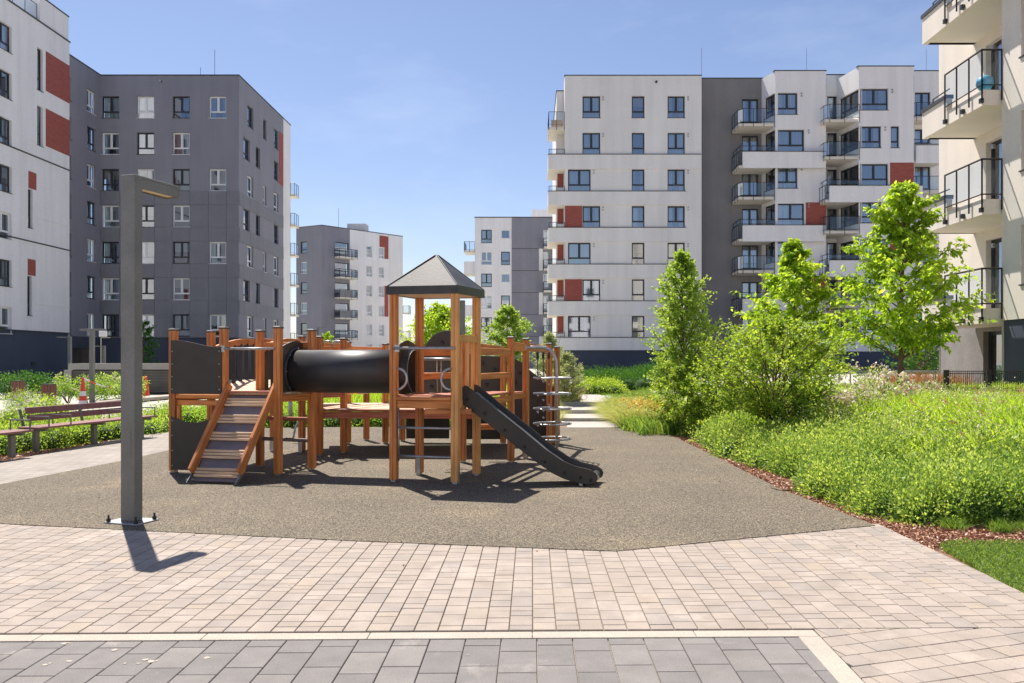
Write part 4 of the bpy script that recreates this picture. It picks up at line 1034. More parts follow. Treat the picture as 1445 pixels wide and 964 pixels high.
for n_, (x, y, t) in dict(A=(245,667,2.0), B=(316,669.5,2.02), C=(392.5,672,2.02), D=(440,664,2.0), Bb=(367,660,2.0), Ab=(298,657.5,2.0),
      E=(451,644,1.95), F=(485,640,1.93), F2=(491,627,1.9), Gg=(517,622,1.15), H=(544,626.5,1.87), Q=(426,639,1.97), I=(568,623,1.1),
      N_=(653,653,1.9), J=(721,653,1.92), K=(742,647.6,1.905), O=(710,627,1.7), Lp=(775,628,1.87), Mm=(786,627,1.81)).items():
    PT[n_] = G(x, y); post(PT[n_], t, cap=t > 1.2, fr={'A': math.pi, 'B': math.pi, 'C': math.pi, 'D': -math.pi/2, 'E': math.pi, 'H': math.pi, 'J': math.pi, 'Q': 0}.get(n_))
ROOFZ = 2.44
for n_, (x, y) in dict(FL=(556,680.5), FR=(642.5,683.5), BL=(592,670.3), BR=(672.5,671.5)).items():
    PT[n_] = G(x, y); post(PT[n_], ROOFZ, cap=False, fr={'FL': math.pi, 'FR': math.pi/2, 'BL': 0, 'BR': -math.pi/2}[n_], mat='wood_y' if n_ in ('FR', 'BR') else 'wood')
def at(n_, z, off=(0, 0)): p = PT[n_]; return Vector((p.x+off[0], p.y+off[1], z))
DKZ = 1.115
def dirn(a, b): d = (PT[b]-PT[a]); d.z = 0; return d.normalized()
def deck(corners, z, n, mat='plank', name='deck_plank', th=.035, gap=.008):
    """corners: a,b near edge; d,c far edge"""
    a, b, c, d = [Vector(v) for v in corners]
    for i in range(n):
        t0, t1 = i/n, (i+1)/n
        p0, p1, p2, p3 = a.lerp(d, t0), b.lerp(c, t0), b.lerp(c, t1), a.lerp(d, t1)
        e = (p3-p0).normalized()*gap
        MB().prism([(*v.xy, z-th) for v in (p0, p1, p2-e, p3-e)], (0, 0, th)).obj(name, M[mat], PG_, bevel=.003)
e1 = dirn('A', 'C'); e2 = Vector((-e1.y, e1.x, 0))
# ramp platform
def span(name, p, q, z, h=.11, w=.045, mat='wood', inset=.05, off=0):
    d = dirn(p, q); nrm = Vector((d.y, -d.x, 0))*off
    return beam(name, at(p, z)+d*inset+nrm, at(q, z)-d*inset+nrm, w, h, M[mat])
span('deck_beam', 'A', 'B', DKZ-.035, .06, .06); span('deck_beam', 'A', 'B', DKZ-.125, .075, .045, off=-.03)
span('deck_beam', 'C', 'D', DKZ-.055, .10); span('deck_beam', 'A', 'Ab', DKZ-.055); span('deck_beam', 'Ab', 'Bb', DKZ-.055); span('deck_beam', 'Bb', 'D', DKZ-.055)
deck([PT['A'], PT['C'], PT['D'], PT['Ab']], DKZ+.03, 7)
span('ground_beam', 'Bb', 'D', .735, .055, .06, 'plank_r'); span('ground_beam', 'Bb', 'D', .43, .05, .07, 'plank_g')
# dark wavy boards
def board(p, q, top_pts, bot_pts, off, th=.015, name='side_board', mat='hdpe', nb=4):
    """top_pts/bot_pts: (t,z) along p->q"""
    P0, P1 = Vector(p), Vector(q); d = P1-P0; d.z = 0; nrm = Vector((d.y, -d.x, 0)).normalized()
    pts = [P0+d*t+nrm*off for t, z in top_pts]; zs = [z for t, z in top_pts]
    low = [P0+d*t+nrm*off for t, z in bot_pts[::-1]]; zl = [z for t, z in bot_pts[::-1]]
    poly = [(v.x, v.y, z) for v, z in zip(pts+low, zs+zl)]
    o = MB().prism(poly, nrm*th).obj(name, M[mat], PG_, bevel=.002)
    for t in (top_pts[0][0]+.035, top_pts[-1][0]-.035):
        z0, z1 = bot_pts[0][1], min(top_pts[0][1], top_pts[-1][1])
        for k in range(nb):
            z = z0+.06+(z1-z0-.12)*k/(nb-1); c = P0+d*t+nrm*(off+th); c.z = z
            mb = MB(); mb.tube([c-nrm*.004, c+nrm*.006], .009, 6); b_ = mb.obj('screw', M['steel']); b_.parent = o; b_.matrix_parent_inverse = Matrix()
    return o
def wave(f, n=14): return [(i/n, f(i/n)) for i in range(n+1)]
pa, pb = at('A', 0), at('B', 0)
board(pa, pb, wave(lambda t: 1.865-.095*sm(np.array((t-.1)/.85))), [(0, DKZ+.005), (1, DKZ+.005)], .05)
board(pa, pb, wave(lambda t: .80-.085*math.sin(math.pi*min(1, t*1.15))), [(0, .05), (1, .05)], .05)
beam('ground_strut', at('A', .07)+e1*.05, at('B', .07), .05, .04, M['plank'])
beam('diagonal_brace', at('A', .95)+e1*.09-e2*.0, at('A', .45)+e1*.09, .06, .05, M['wood'])
# steel bars helper
def tubeobj(name, pts, r, mat='steel', parent=PG_, n=10, smooth=True): mb = MB(); mb.tube(pts, r, n); return mb.obj(name, M[mat], parent, smooth=smooth)
def clampp(p): c = Vector(p); MB().box((c.x-.03, c.y-.058, c.z-.045), (c.x+.03, c.y-.048, c.z+.045)).obj('bracket', M['steel'], PG_)
tubeobj('steel_bar', [at('B', 1.745, (.03, -.06)), at('C', 1.745, (-.03, -.06))], .017); clampp(at('B', 1.745))
# ramp
RB = at('B', DKZ)+e1*.055; RC = at('C', DKZ)-e1*.055
fL, fR = G(265, 683.5), G(333.5, 686)
def ramp_dir(a, f): return (Vector((f.x, f.y, 0))-a)
dl, dr = fL-RB, fR-RC
topL, topR = RB-dl*.06+Vector((0, 0, .07)), RC-dr*.06+Vector((0, 0, .07))
nrm_r = dl.cross(RC-RB).normalized()
if nrm_r.z < 0: nrm_r = -nrm_r
for s, (tp, d_) in enumerate(((topL, dl), (topR, dr))):
    beam('ramp_beam', tp, tp+d_*.985, .055, .125, M['wood'], up=nrm_r, bevel=.012)
    e = tp+d_*.90-nrm_r*.07; beam('steel_foot', e, Vector((tp.x+d_.x*1.08, tp.y+d_.y*1.08, .01)), .05, .012, M['steel'], up=e1, bevel=.001)
bl, br = RB+e1*.03, RC-e1*.03
q = [bl-nrm_r*.03, br-nrm_r*.03, br-nrm_r*.03+dr*.95, bl-nrm_r*.03+dl*.95]
MB().prism(q, -nrm_r*.014).obj('ramp_board', M['purple'], PG_)
for k in range(5):
    f0 = .05+k*.195
    for j in range(3):
        f = f0+j*.033; a_ = bl.lerp(bl+dl, f)+nrm_r*(.0+.006*(2-j)*0); b_ = br.lerp(br+dr, f)
        beam('ramp_tread', a_+Vector((0, 0, -.01)), b_+Vector((0, 0, -.01)), .048, .032, M['plank'], bevel=.004)
beam('ramp_tread', bl+Vector((0, 0, .035)), br+Vector((0, 0, .035)), .06, .03, M['plank_r'])
# tunnel
ax0 = at('C', 1.43)+e2*.42+e1*.02; ax1 = at('FL', 1.43); 
tdir = e1.copy(); tl = 1.80
def ring_pts(c, r, d, n=40):
    s = Vector((0, 0, 1)); h = d.cross(s).normalized(); return [c+(s*math.cos(2*math.pi*i/n)+h*math.sin(2*math.pi*i/n))*r for i in range(n)]
def tunnel():
    mb = MB(); n = 40; st_ = [(0, .30), (tl, .30), (tl, .285), (0, .285)]
    rr = [ring_pts(ax0+tdir*s, r, tdir, n) for s, r in st_]
    v = [p for r in rr for p in r]; fs = []
    for a in range(4):
        b = (a+1) % 4
        for i in range(n): fs.append((a*n+i, a*n+(i+1) % n, b*n+(i+1) % n, b*n+i))
    mb.add(v, fs); o = mb.obj('tunnel', M['tunnelm'], PG_)
    for p in o.data.polygons: p.use_smooth = len(p.vertices) == 4 and abs((Vector(p.normal)).dot(tdir)) < .5
    for s in (.03, 1.66):
        mb = MB(); mb.tube(ring_pts(ax0+tdir*s, .318, tdir, n), .022, 6, closed=True); f = mb.obj('flange', M['tunnelm'], None, smooth=True); f.parent = o; f.matrix_parent_inverse = Matrix()
        for i in range(0, 40, 5):
            c = ring_pts(ax0+tdir*(s+.022), .318, tdir, n)[i]; b_ = MB(); b_.tube([c, c+tdir*.008], .011, 6); b_ = b_.obj('bolt', M['steel'], None); b_.parent = o
    mb = MB(); mb.tube(ring_pts(ax0+tdir*tl, .2925, tdir, n), .008, 6, closed=True); f = mb.obj('end_rim', M['lamp'], None, smooth=True); f.parent = o
tunnel()
def plate(s, w0, w1, zb, zside_, ztop, th=.018, hole=.29):
    """vertical plate across the tunnel at distance s along it, with a round hole; local coords (b along e2, z)"""
    c = ax0+tdir*s; n = 40
    top = []
    cb = 0.0
    outer = []
    for i in range(n):
        a = 2*math.pi*i/n; dx, dz = math.sin(a), math.cos(a)
        # outline function
        tmax = 9
        best = None
        for tt in np.linspace(.28, .75, 95):
            bx_, bz_ = dx*tt, c.z+dz*tt
            zt = zside_+(ztop-zside_)*max(0, math.cos(min(math.pi/2, abs(bx_)/.42*math.pi/2)))**1.2
            if bx_ < w0 or bx_ > w1 or bz_ < zb or bz_ > zt: break
            best = tt
        outer.append(best or .29)
    mb = MB(); v = []
    for o_ in (0, th):
        for i in range(n):
            a = 2*math.pi*i/n; v.append(c+tdir*o_+e2*math.sin(a)*hole+Vector((0, 0, math.cos(a)*hole)))
        for i in range(n):
            a = 2*math.pi*i/n; v.append(c+tdir*o_+e2*math.sin(a)*outer[i]+Vector((0, 0, math.cos(a)*outer[i])))
    fs = []
    for i in range(n):
        j = (i+1) % n
        fs += [(i, j, n+j, n+i), (2*n+i, 3*n+i, 3*n+j, 2*n+j), (n+i, n+j, 3*n+j, 3*n+i), (i, 2*n+i, 2*n+j, j)]
    mb.add(v, fs); return mb.obj('tunnel_plate', M['hdpe'], PG_)
plate(.0, -.40, .40, DKZ+.02, 1.77, 1.86); plate(1.68, -.36, .36, DKZ+.02, 1.77, 1.86)
# tower
zt = DKZ
span('deck_beam', 'FL', 'FR', zt-.10, .10, .05, 'wood'); span('deck_beam', 'FL', 'BL', zt-.10); span('deck_beam', 'BL', 'BR', zt-.10); span('deck_beam', 'FR', 'BR', zt-.10, mat='wood_y')
beam('deck_beam', at('FL', zt-.02)+dirn('FL', 'FR')*.05+Vector((0, -.03, 0)), at('FR', zt-.02)-dirn('FL', 'FR')*.05+Vector((0, -.03, 0)), .07, .05, M['wood'])
deck([PT['FL'], PT['FR'], PT['BR'], PT['BL']], zt+.02, 7, 'plank_r')
beam('brace_board', at('FL', zt-.19)+dirn('FL', 'FR')*.42, at('FR', zt-.19)+Vector((.2, .1, 0)), .04, .07, M['wood'])
for z in (.715, .345): tubeobj('ladder_rung', [at('FL', z, (.06, -.03)), at('FR', z, (-.05, -.03))], .016)
tubeobj('ladder_upright', [at('FL', .28, (.066, -.03)), at('FL', zt-.15, (.066, -.03))], .012)
tubeobj('steel_bar', [at('FL', 1.742, (.0, -.07)), at('FR', 1.742, (.0, -.07))], .018)
clampp(at('FL', 1.74, (.05, -.01)))
for n_, sg in (('FL', 1), ('FR', -1)):
    pts = []
    for i in range(13):
        a = math.pi*i/12; pts.append(at(n_, 1.345+.135*math.cos(a), (sg*(.05+.125*math.sin(a)), -.05)))
    tubeobj('grab_handle', pts, .016)
# slide-side opening
span('rail', 'FR', 'BR', 1.87, .10, .05, 'wood_y', .03)
for t in (.22, .55, .8):
    p = PT['FR'].lerp(PT['BR'], t); beam('opening_post', (p.x, p.y, zt-.15), (p.x, p.y, 1.83), .05, .09, M['wood_y'], up=(0, 1, 0))
# roof: pyramid
def roof():
    c = (PT['FL']+PT['BR']+PT['FR']+PT['BL'])/4; u = dirn('FL', 'FR'); v = Vector((-u.y, u.x, 0)); v = (PT['BL']-PT['FL']).normalized()
    s1 = (PT['FR']-PT['FL']).length/2+.065; s2 = (PT['BL']-PT['FL']).length/2+.075
    def cor(k, z): return [Vector((c.x, c.y, z))+u*a*s1*k+v*b*s2*k for a, b in ((-1, -1), (1, -1), (1, 1), (-1, 1))]
    e0 = cor(1, 2.44); e1_ = cor(1.0, 2.545); ap = Vector((c.x, c.y, 2.99)); apr = cor(.03, 2.985)
    mb = MB(); mb.add(e1_+apr, [(i, (i+1) % 4, 4+(i+1) % 4, 4+i) for i in range(4)]+[(4, 5, 6, 7)]); r = mb.obj('roof', M['roofp'], PG_, bevel=.006)
    f0 = cor(1.012, 2.437); f1 = cor(1.012, 2.542); mb = MB(); i0 = cor(.95, 2.437)
    mb.add(f0+f1+i0, [(i, (i+1) % 4, 4+(i+1) % 4, 4+i) for i in range(4)]+[(i, 8+i, 8+(i+1) % 4, (i+1) % 4) for i in range(4)]+[(4, 5, 6, 7)])
    k = mb.obj('fascia', M['roofp_e'], None); k.parent = r; k.matrix_parent_inverse = Matrix()
    lo = cor(.96, 2.445); mb = MB(); mb.add(lo, [(0, 1, 2, 3)]); k = mb.obj('soffit', M['cream'], None); k.parent = r
    for i in range(4):
        mb = MB(); mb.tube([e1_[i]+Vector((0, 0, .0)), apr[i]+Vector((0, 0, .004))], .008, 6); k = mb.obj('ridge', M['roofp'], None); k.parent = r
roof()
# slide
def slide():
    so = thing; root = PG_
    prof = [(0, 1.23, 1.10-.10), (.0, 1.27, .93), (.04, 1.275, .86), (.10, 1.245, .81)]
    # centre line upper edge (s,z) and lower edge
    top = [(0, 1.235), (.03, 1.26), (.08, 1.245), (.35, 1.035), (.8, .70), (1.1, .465), (1.32, .325), (1.5, .255), (1.62, .232), (1.70, .215), (1.76, .175), (1.785, .125)]
    bot = [(1.77, .075), (1.73, .045), (1.66, .03), (1.52, .045), (1.36, .085), (1.2, .155), (1.0, .285), (.7, .50), (.3, .80), (.08, .955), (0, 1.02)]
    d = (G(846, 684)-G(653, 676.5)); d.z = 0; L_ = 1.80; d = d.normalized(); nrm = Vector((-d.y, d.x, 0))
    S = Vector((xx(652.5, 10.62), 10.62, 0)); wid = .42
    def P(s, z, o): v = S+d*s+nrm*o; return Vector((v.x, v.y, z))
    chm = MB(); cl = [(s, z-.085) for s, z in top[2:9]]+[(1.68, .135), (1.74, .10), (1.745, .07)]
    v = []
    for s, z in cl: v += [P(s, z, .02), P(s, z, wid-.0)]
    for s, z in cl: v += [P(s, z-.012, .02), P(s, z-.012, wid-.0)]
    m = len(cl); fs = [(2*i, 2*i+1, 2*i+3, 2*i+2) for i in range(m-1)]+[(2*m+2*i, 2*m+2*i+2, 2*m+2*i+3, 2*m+2*i+1) for i in range(m-1)]
    chm.add(v, fs); sl = chm.obj('slide', M['steel'], root)
    for o_ in (0, wid):
        mb = MB(); mb.prism([P(s, z, o_) for s, z in top+bot], nrm*.019); k = mb.obj('slide_side', M['hdpe'], None, bevel=.003); k.parent = sl; k.matrix_parent_inverse = Matrix()
    ins = MB(); ins.prism([P(s, z-.012, wid-.004) for s, z in top[1:9]]+[P(s, z-.09, wid-.004) for s, z in top[1:9]][::-1], -nrm*.003); k = ins.obj('slide_lining', M['tunnelm'], None); k.parent = sl
    for s, z in ((.07, 1.08), (.31, .90), (.575, .69), (.84, .485), (1.1, .30), (1.36, .165), (1.565, .115), (1.70, .085)):
        for o_ in (-.0,):
            c = P(s, z, o_); mb = MB(); mb.tube([c+nrm*.001, c-nrm*.012, c-nrm*.02], [.02, .02, .010], 10); k = mb.obj('bolt', M['metal_dk'], None, smooth=True); k.parent = sl
    mb = MB(); mb.tube([P(1.70, .105, .02), P(1.70, .105, wid)], .055, 14); k = mb.obj('end_roll', M['toiletlid'], None, smooth=True); k.parent = sl
    for o_ in (.05, wid-.05):
        c = P(1.56, .0, o_); mb = MB(); mb.box((c.x-.022, c.y-.02, -.01), (c.x+.022, c.y+.02, .06)); k = mb.obj('steel_foot', M['steel'], None); k.parent = sl
slide()
# back-left: high walkway with arch
def rail(a, b, z, h=.09, mat='wood', w=.045, z2=None): return beam('rail', at(a, z), at(b, z if z2 is None else z2), w, h, M[mat])
rail('D', 'Bb', 1.80, .10); rail('E', 'Q', 1.83, .10)
rail('Q', 'Bb', 1.86, .10) 
# arched bridge: from ramp platform back edge towards the far left post
def arch():
    a = PT['Ab'].lerp(PT['Bb'], .05); b = PT['Bb'].copy(); f = G(352, 626)-G(330, 657); f.z = 0
    L_ = 1.9; d = Vector((.16, 1, 0)).normalized()
    for side, P0 in ((0, a), (1, b)):
        pts = []
        for i in range(11):
            t = i/10; q = P0+d*L_*t; pts.append((q.x, q.y, 1.80+.13*math.sin(math.pi*t)))
        poly = pts+[(x, y, z-.10) for x, y, z in pts[::-1]]
        MB().prism(poly, (.045, 0, 0)).obj('arched_rail', M['wood'], PG_, bevel=.004)
        for i in range(9):
            t = (i+.6)/9.6; q = P0+d*L_*t; zt_ = 1.72+.13*math.sin(math.pi*t); zb = 1.0+.17*math.sin(math.pi*t)
            MB().box((q.x+.005, q.y-.012, zb), (q.x+.065, q.y+.012, zt_)).obj('baluster', M['hdpe'], PG_, bevel=.002)
    for i in range(16):
        t0, t1 = i/16, (i+.9)/16; p0, p1 = a+d*L_*t0, a+d*L_*t1; r0, r1 = b+d*L_*t0, b+d*L_*t1
        z0, z1 = 1.10+.17*math.sin(math.pi*t0), 1.10+.17*math.sin(math.pi*t1)
        MB().prism([(p0.x, p0.y, z0), (r0.x, r0.y, z0), (r1.x, r1.y, z1), (p1.x, p1.y, z1)], (0, 0, -.03)).obj('deck_plank', M['plank'], PG_, bevel=.002)
    ends = [a+d*L_, b+d*L_]
    for q in ends: post(q, 1.9)
    return ends
ends = arch()
beam('rail', (ends[1].x, ends[1].y, 1.86), at('Q', 1.86), .045, .10, M['wood']); beam('rail', at('Q', 1.86), at('F2', 1.83), .045, .10, M['wood'])
beam('deck_beam', (ends[1].x, ends[1].y, 1.02), at('Q', 1.0), .05, .12, M['plank_r']); 
deck([ends[0], ends[1], Vector((*(G(493, 627)).xy, 0)), Vector((ends[0].x+.2, ends[0].y+.9, 0))], 1.09, 7)
beam('deck_beam', at('E', 1.02), at('F', 1.02), .05, .12, M['plank_r'])
# rope bridge beam with rope wraps behind the tunnel
beam('rail', at('F2', 1.80), at('H', 1.78), .045, .09, M['wood']); beam('rail', at('E', 1.78), at('H', 1.72), .04, .08, M['wood'])
bx0, bx1 = at('E', 1.03), at('H', 1.01)
beam('deck_beam', bx0, at('H', 1.03), .05, .075, M['wood'])
for i in range(4):
    pts = []; a0 = bx0.lerp(bx1, .08+i*.235); b0 = bx0.lerp(bx1, .24+i*.235)
    for k in range(22):
        q = a0.lerp(b0, k/21); pts.append(q+Vector((0, -.035, -.03+.012*math.sin(k*1.8))))
    tubeobj('rope', pts, .009, 'rope', n=5)
for x0_, x1_ in ((457, 468), (471, 487)):
    pts = [W(x0_, 495, 14), W(x0_, 483, 14), W(x0_+1, 481.5, 14), W(x1_-1, 481.5, 14), W(x1_, 483, 14), W(x1_, 495, 14)]; tubeobj('steel_loop', pts, .014)
# low deck behind tower
LZ = .775
Ea, Ib = G(455, 644), G(706, 640)
la, lb = W(455, 588, 13.55), W(700, 587, 13.4); lc, ld = W(700, 583, 15.6), W(455, 583, 15.4)
la.z = lb.z = lc.z = ld.z = 0
deck([la, lb, lc, ld], LZ, 11, 'plank')
beam('deck_beam', (la.x, la.y-.03, LZ-.10), (lb.x, lb.y-.03, LZ-.10), .05, .11, M['plank_r'])
beam('deck_beam', (la.x, la.y-.04, LZ-.02), (lb.x, lb.y-.04, LZ-.02), .07, .035, M['plank_r'])
# right side: bridge from tower to post J, K and climbing hoops
def P2(x, D, z): return Vector((xx(x, D), D, z))
for z, h, m_ in ((1.71, .10, 'wood'), (1.36, .085, 'wood')):
    beam('rail', at('BR', z), at('J', z), .045, h, M[m_])
for z, h in ((1.71, .09), (1.36, .09)): beam('rail', at('BL', z), at('N_', z), .045, h, M['wood'])
beam('rail', at('N_', 1.83), at('O', 1.80), .045, .09, M['wood']); beam('rail', at('N_', 1.72), at('J', 1.72), .045, .08, M['wood_y'])
beam('rail', P2(597, 12.2, 1.69), P2(640, 12.2, 1.69), .045, .08, M['wood']); beam('rail', P2(597, 12.2, 1.36), P2(640, 12.2, 1.36), .045, .08, M['wood'])
tubeobj('steel_bar', [P2(594, 12.6, 1.605), P2(655, 12.6, 1.60)], .02)
for x in (616.5, 622.5): tubeobj('rope', [P2(x, 12.6, 1.60), P2(x+(1 if x < 620 else .5), 12.6, 1.08)], .010, 'rope', n=6)
deck([PT['BL'], PT['BR'], PT['J'], PT['N_']], 1.10, 9, 'plank_r')
deck([PT['N_'], PT['J'], PT['K'], PT['N_']+(PT['K']-PT['J'])], 1.085, 4, 'plank_r')
beam('deck_beam', at('J', 1.02), at('K', 1.02), .05, .09, M['wood']); beam('deck_beam', at('BR', 1.0), at('J', 1.0), .05, .09, M['wood'])
beam('ground_beam', P2(678, 12.9, .53), P2(716, 12.9, .53), .05, .09, M['wood']); beam('ground_strut', P2(700, 13.6, .93), P2(713, 13.4, .93), .2, .04, M['plank'])
beam('rail', at('J', 1.80), at('K', 1.79), .05, .13, M['wood']); beam('rail', at('K', 1.80), at('Lp', 1.77), .05, .13, M['wood'])
beam('rail', at('Lp', 1.72), at('Mm', 1.70), .045, .09, M['wood'])
# dark climbing walls
DW = 15.55
def flat_board(pts_px, D, name='climbing_wall', th=.02, holds=()):
    poly = [W(x, y, D) for x, y in pts_px]; o = MB().prism(poly, (0, th, 0)).obj(name, M['hdpe'], PG_, bevel=.003)
    for x, y in holds:
        c = W(x, y, D); mb = MB(); mb.tube([c+Vector((0, .001, 0)), c+Vector((0, -.03, 0)), c+Vector((0, -.045, 0))], [.035, .03, .012], 10); k = mb.obj('climbing_hold', M['tunnelm'], None, smooth=True); k.parent = o; k.matrix_parent_inverse = Matrix()
semi = [(668, 541), (668, 501)]+[(633+35*math.cos(a), 501-35*math.sin(a)) for a in [i*math.pi/14 for i in range(1, 14)]]+[(598, 501), (598, 556), (655, 556)]
flat_board(semi, DW, holds=[(624.5, 483.5), (620, 521), (609, 546), (645, 520)])
flat_board([(573, 572), (573, 619), (634, 619), (634, 572)], DW+.02)
flat_board([(655, 560), (655, 620), (708, 620), (708, 560)], 15.45, holds=[(664, 596)])
flat_board([(676, 502), (708, 503), (708, 556), (676, 556)], 15.40, holds=[(681, 513), (698, 522), (687, 543)])
flat_board([(716, 504), (726, 506), (737, 512), (745, 520), (757, 530), (772, 542), (783, 546), (783, 621), (716, 621)], 15.58, holds=[(734.5, 526), (727, 540)])
# curved tube with rings
kq = at('K', 1.79, (-.02, -.06)); dT = 13.3
arc = [Vector((kq.x, kq.y, 1.79)), P2(756, 13.15, 1.79), P2(766, 13.2, 1.79)]
for i in range(1, 9):
    a = i*math.pi/16; arc.append(P2(766+19.6*math.sin(a), 13.2, 1.79-.30*(1-math.cos(a))))
arc += [P2(785.7, 13.2, 1.2), P2(785.7, 13.2, .0)]
tubeobj('curved_pole', arc, .026); clampp(at('K', 1.79, (-.02, -.01)))
for z in (1.30, 1.05, .81, .57, .33):
    c = P2(779.5, 13.05, z); mb = MB(); mb.tube([c+Vector((.30*math.cos(t*math.pi/16), .30*math.sin(t*math.pi/16), 0)) for t in range(32)], .013, 6, closed=True); mb.obj('climbing_ring', M['steel'], PG_, smooth=True)
for i, x in enumerate((758.5, 766.5, 774.5)):
    D_ = 13.6+.35*i; top = P2(x, D_, 1.73); tubeobj('hanging_rope', [top, P2(x+.4, D_, .50)], .008, 'metal_dk', n=5)
    tubeobj('rope_collar', [top, top-Vector((0, 0, .12))], .022, 'metal_dk', n=6)
    for z in (1.28-.2*i*.3, 1.0-.1*i, .72, .5+.1*i):
        c = P2(x+.3, D_, z); mb = MB(); mb.tube([c+Vector((0, 0, .02)), c, c-Vector((0, 0, .02))], [.008, .02, .008], 6); mb.obj('rope_knot', M['steel'] if i else M['toiletlid'], PG_)
sp0 = G(776, 618+6); MB().box((sp0.x-.07, sp0.y-.4, 0), (sp0.x+.07, sp0.y-.3, .38)).obj('stub_post', M['wood'], PG_, bevel=.006)
# slanting steel support behind
tubeobj('steel_support', [G(410, 602), W(410, 566, 19)], .05); tubeobj('curved_steel_leg', [W(413, 622, 15.5), W(417, 603, 15.5), W(424, 590, 15.5)], .02)
# ------------------------------------------------------------------ street lamp (foreground)
def lamp_main():
    p = G(181.5, 739); L_ = thing('street_lamp', p, 'tall square grey street lamp with short arm at the paving edge, left foreground', 'street lamp')
    al = math.radians(18); ad = Vector((math.sin(al), math.cos(al), 0)); cr = Vector((math.cos(al), -math.sin(al), 0)); p = p+Vector((0, .06, 0))
    def bx_(c, a, b, z0, z1, name, mat, par=L_, bev=.004):
        q = [c+ad*i*a+cr*j*b for i, j in ((-1, -1), (-1, 1), (1, 1), (1, -1))]; return MB().prism([(v.x, v.y, z0) for v in q], (0, 0, z1-z0)).obj(name, mat, par, bevel=bev)
    bx_(p, .055, .083, .02, 3.40, 'pole', M['lamp'])
    a0 = p+ad*.055; q = []
    # arm: shell with open light recess below
    c = p+ad*(.055+.25)
    bx_(c, .25, .083, 3.375, 3.402, 'arm', M['lamp'])
    for s in (-1, 1):
        k = c+cr*s*.078; bx_(k, .25, .005, 3.275, 3.375, 'arm_side', M['lamp'])
    bx_(p+ad*(.055+.496), .004, .073, 3.275, 3.375, 'arm_side', M['lamp'])
    bx_(c, .242, .072, 3.292, 3.302, 'light_panel', M['lightpanel'])
    bx_(p, .15, .20, .006, .02, 'base_plate', M['steel'])
    h = p-ad*.0562; mb = MB(); q = [h+cr*a for a in (-.045, .045)]; mb.prism([(q[0].x, q[0].y, .62), (q[1].x, q[1].y, .62), (q[1].x, q[1].y, .92), (q[0].x, q[0].y, .92)], -ad*.002); mb.obj('access_hatch', M['lamp'], L_)
    for i, j in ((-1, -1), (-1, 1), (1, 1), (1, -1)):
        b_ = p+ad*i*.12+cr*j*.165; mb = MB(); mb.tube([(b_.x, b_.y, .02), (b_.x, b_.y, .05)], .022, 6); mb.tube([(b_.x, b_.y, .05), (b_.x, b_.y, .085)], .011, 6); mb.obj('anchor_bolt', M['metal_dk'], L_)
lamp_main()
# ------------------------------------------------------------------ benches
def bench_at(p0, d, n, label):
    """p0: left/near end foot, d: unit along, n: unit towards the seat front"""
    root = thing('park_bench', (p0.x, p0.y, 0), label, 'bench', 'benches beside the hedge'); L_ = n
    nn = Vector((d.y, -d.x, 0)); ln = L_
    def B(name, s0, s1, o0, o1, z0, z1, mat, bev=.004, tilt=0):
        q = [(s0, o0), (s1, o0), (s1, o1), (s0, o1)]; P = [p0+d*s+nn*o for s, o in q]
        mb = MB(); lo = [(v.x, v.y, z0) for v in P]; hi = [(v.x-nn.x*tilt, v.y-nn.y*tilt, z1) for v in P]
        mb.add(lo+hi, [(0, 3, 2, 1), (4, 5, 6, 7), (0, 1, 5, 4), (1, 2, 6, 5), (2, 3, 7, 6), (3, 0, 4, 7)]); return mb.obj(name, mat, root, bevel=bev)
    for k in range(3): B('seat_slat', -.15, ln+.1, .02+k*.145, .15+k*.145, .405, .44, M['bench'])
    B('backrest_slat', .18, ln-.15, -.10, -.065, .51, .615, M['bench'], tilt=.03); B('backrest_slat', .18, ln-.15, -.135, -.10, .64, .75, M['bench'], tilt=.03)
    for s in (.05, ln/2, ln-.1):
        B('leg', s-.045, s+.045, .16, .24, 0, .36, M['lamp']); B('seat_bracket', s-.03, s+.03, -.03, .43, .36, .404, M['lamp'])
        if s < ln-.2: B('back_bracket', s-.025, s+.025, -.06, -.03, .40, .73, M['lamp'], tilt=.09)
    for s in (.12, .62, ln*.72, ln+.06):
        P = [p0+d*s+nn*o for o in (.02, .02, .40, .40)]
        mb = MB(); mb.tube([(P[0].x, P[0].y, .44), (P[0].x, P[0].y, .60), (P[2].x, P[2].y, .60), (P[3].x, P[3].y, .44)], .014, 6); mb.obj('armrest', M['lamp'], root)
b0, b1 = G(54, 637), G(199, 617); d_ = (b1-b0).normalized(); nn_ = Vector((d_.y, -d_.x, 0))
bench_at(b0-nn_*.2-d_*.1, d_, (b1-b0).length+.2, 'maroon slatted park bench behind the foreground lamp post, seen in full length')
b2 = G(20, 645); bench_at(b2-nn_*.2-d_*2.75, d_, 2.8, 'maroon slatted park bench cut off by the left frame edge, nearest of the pair')
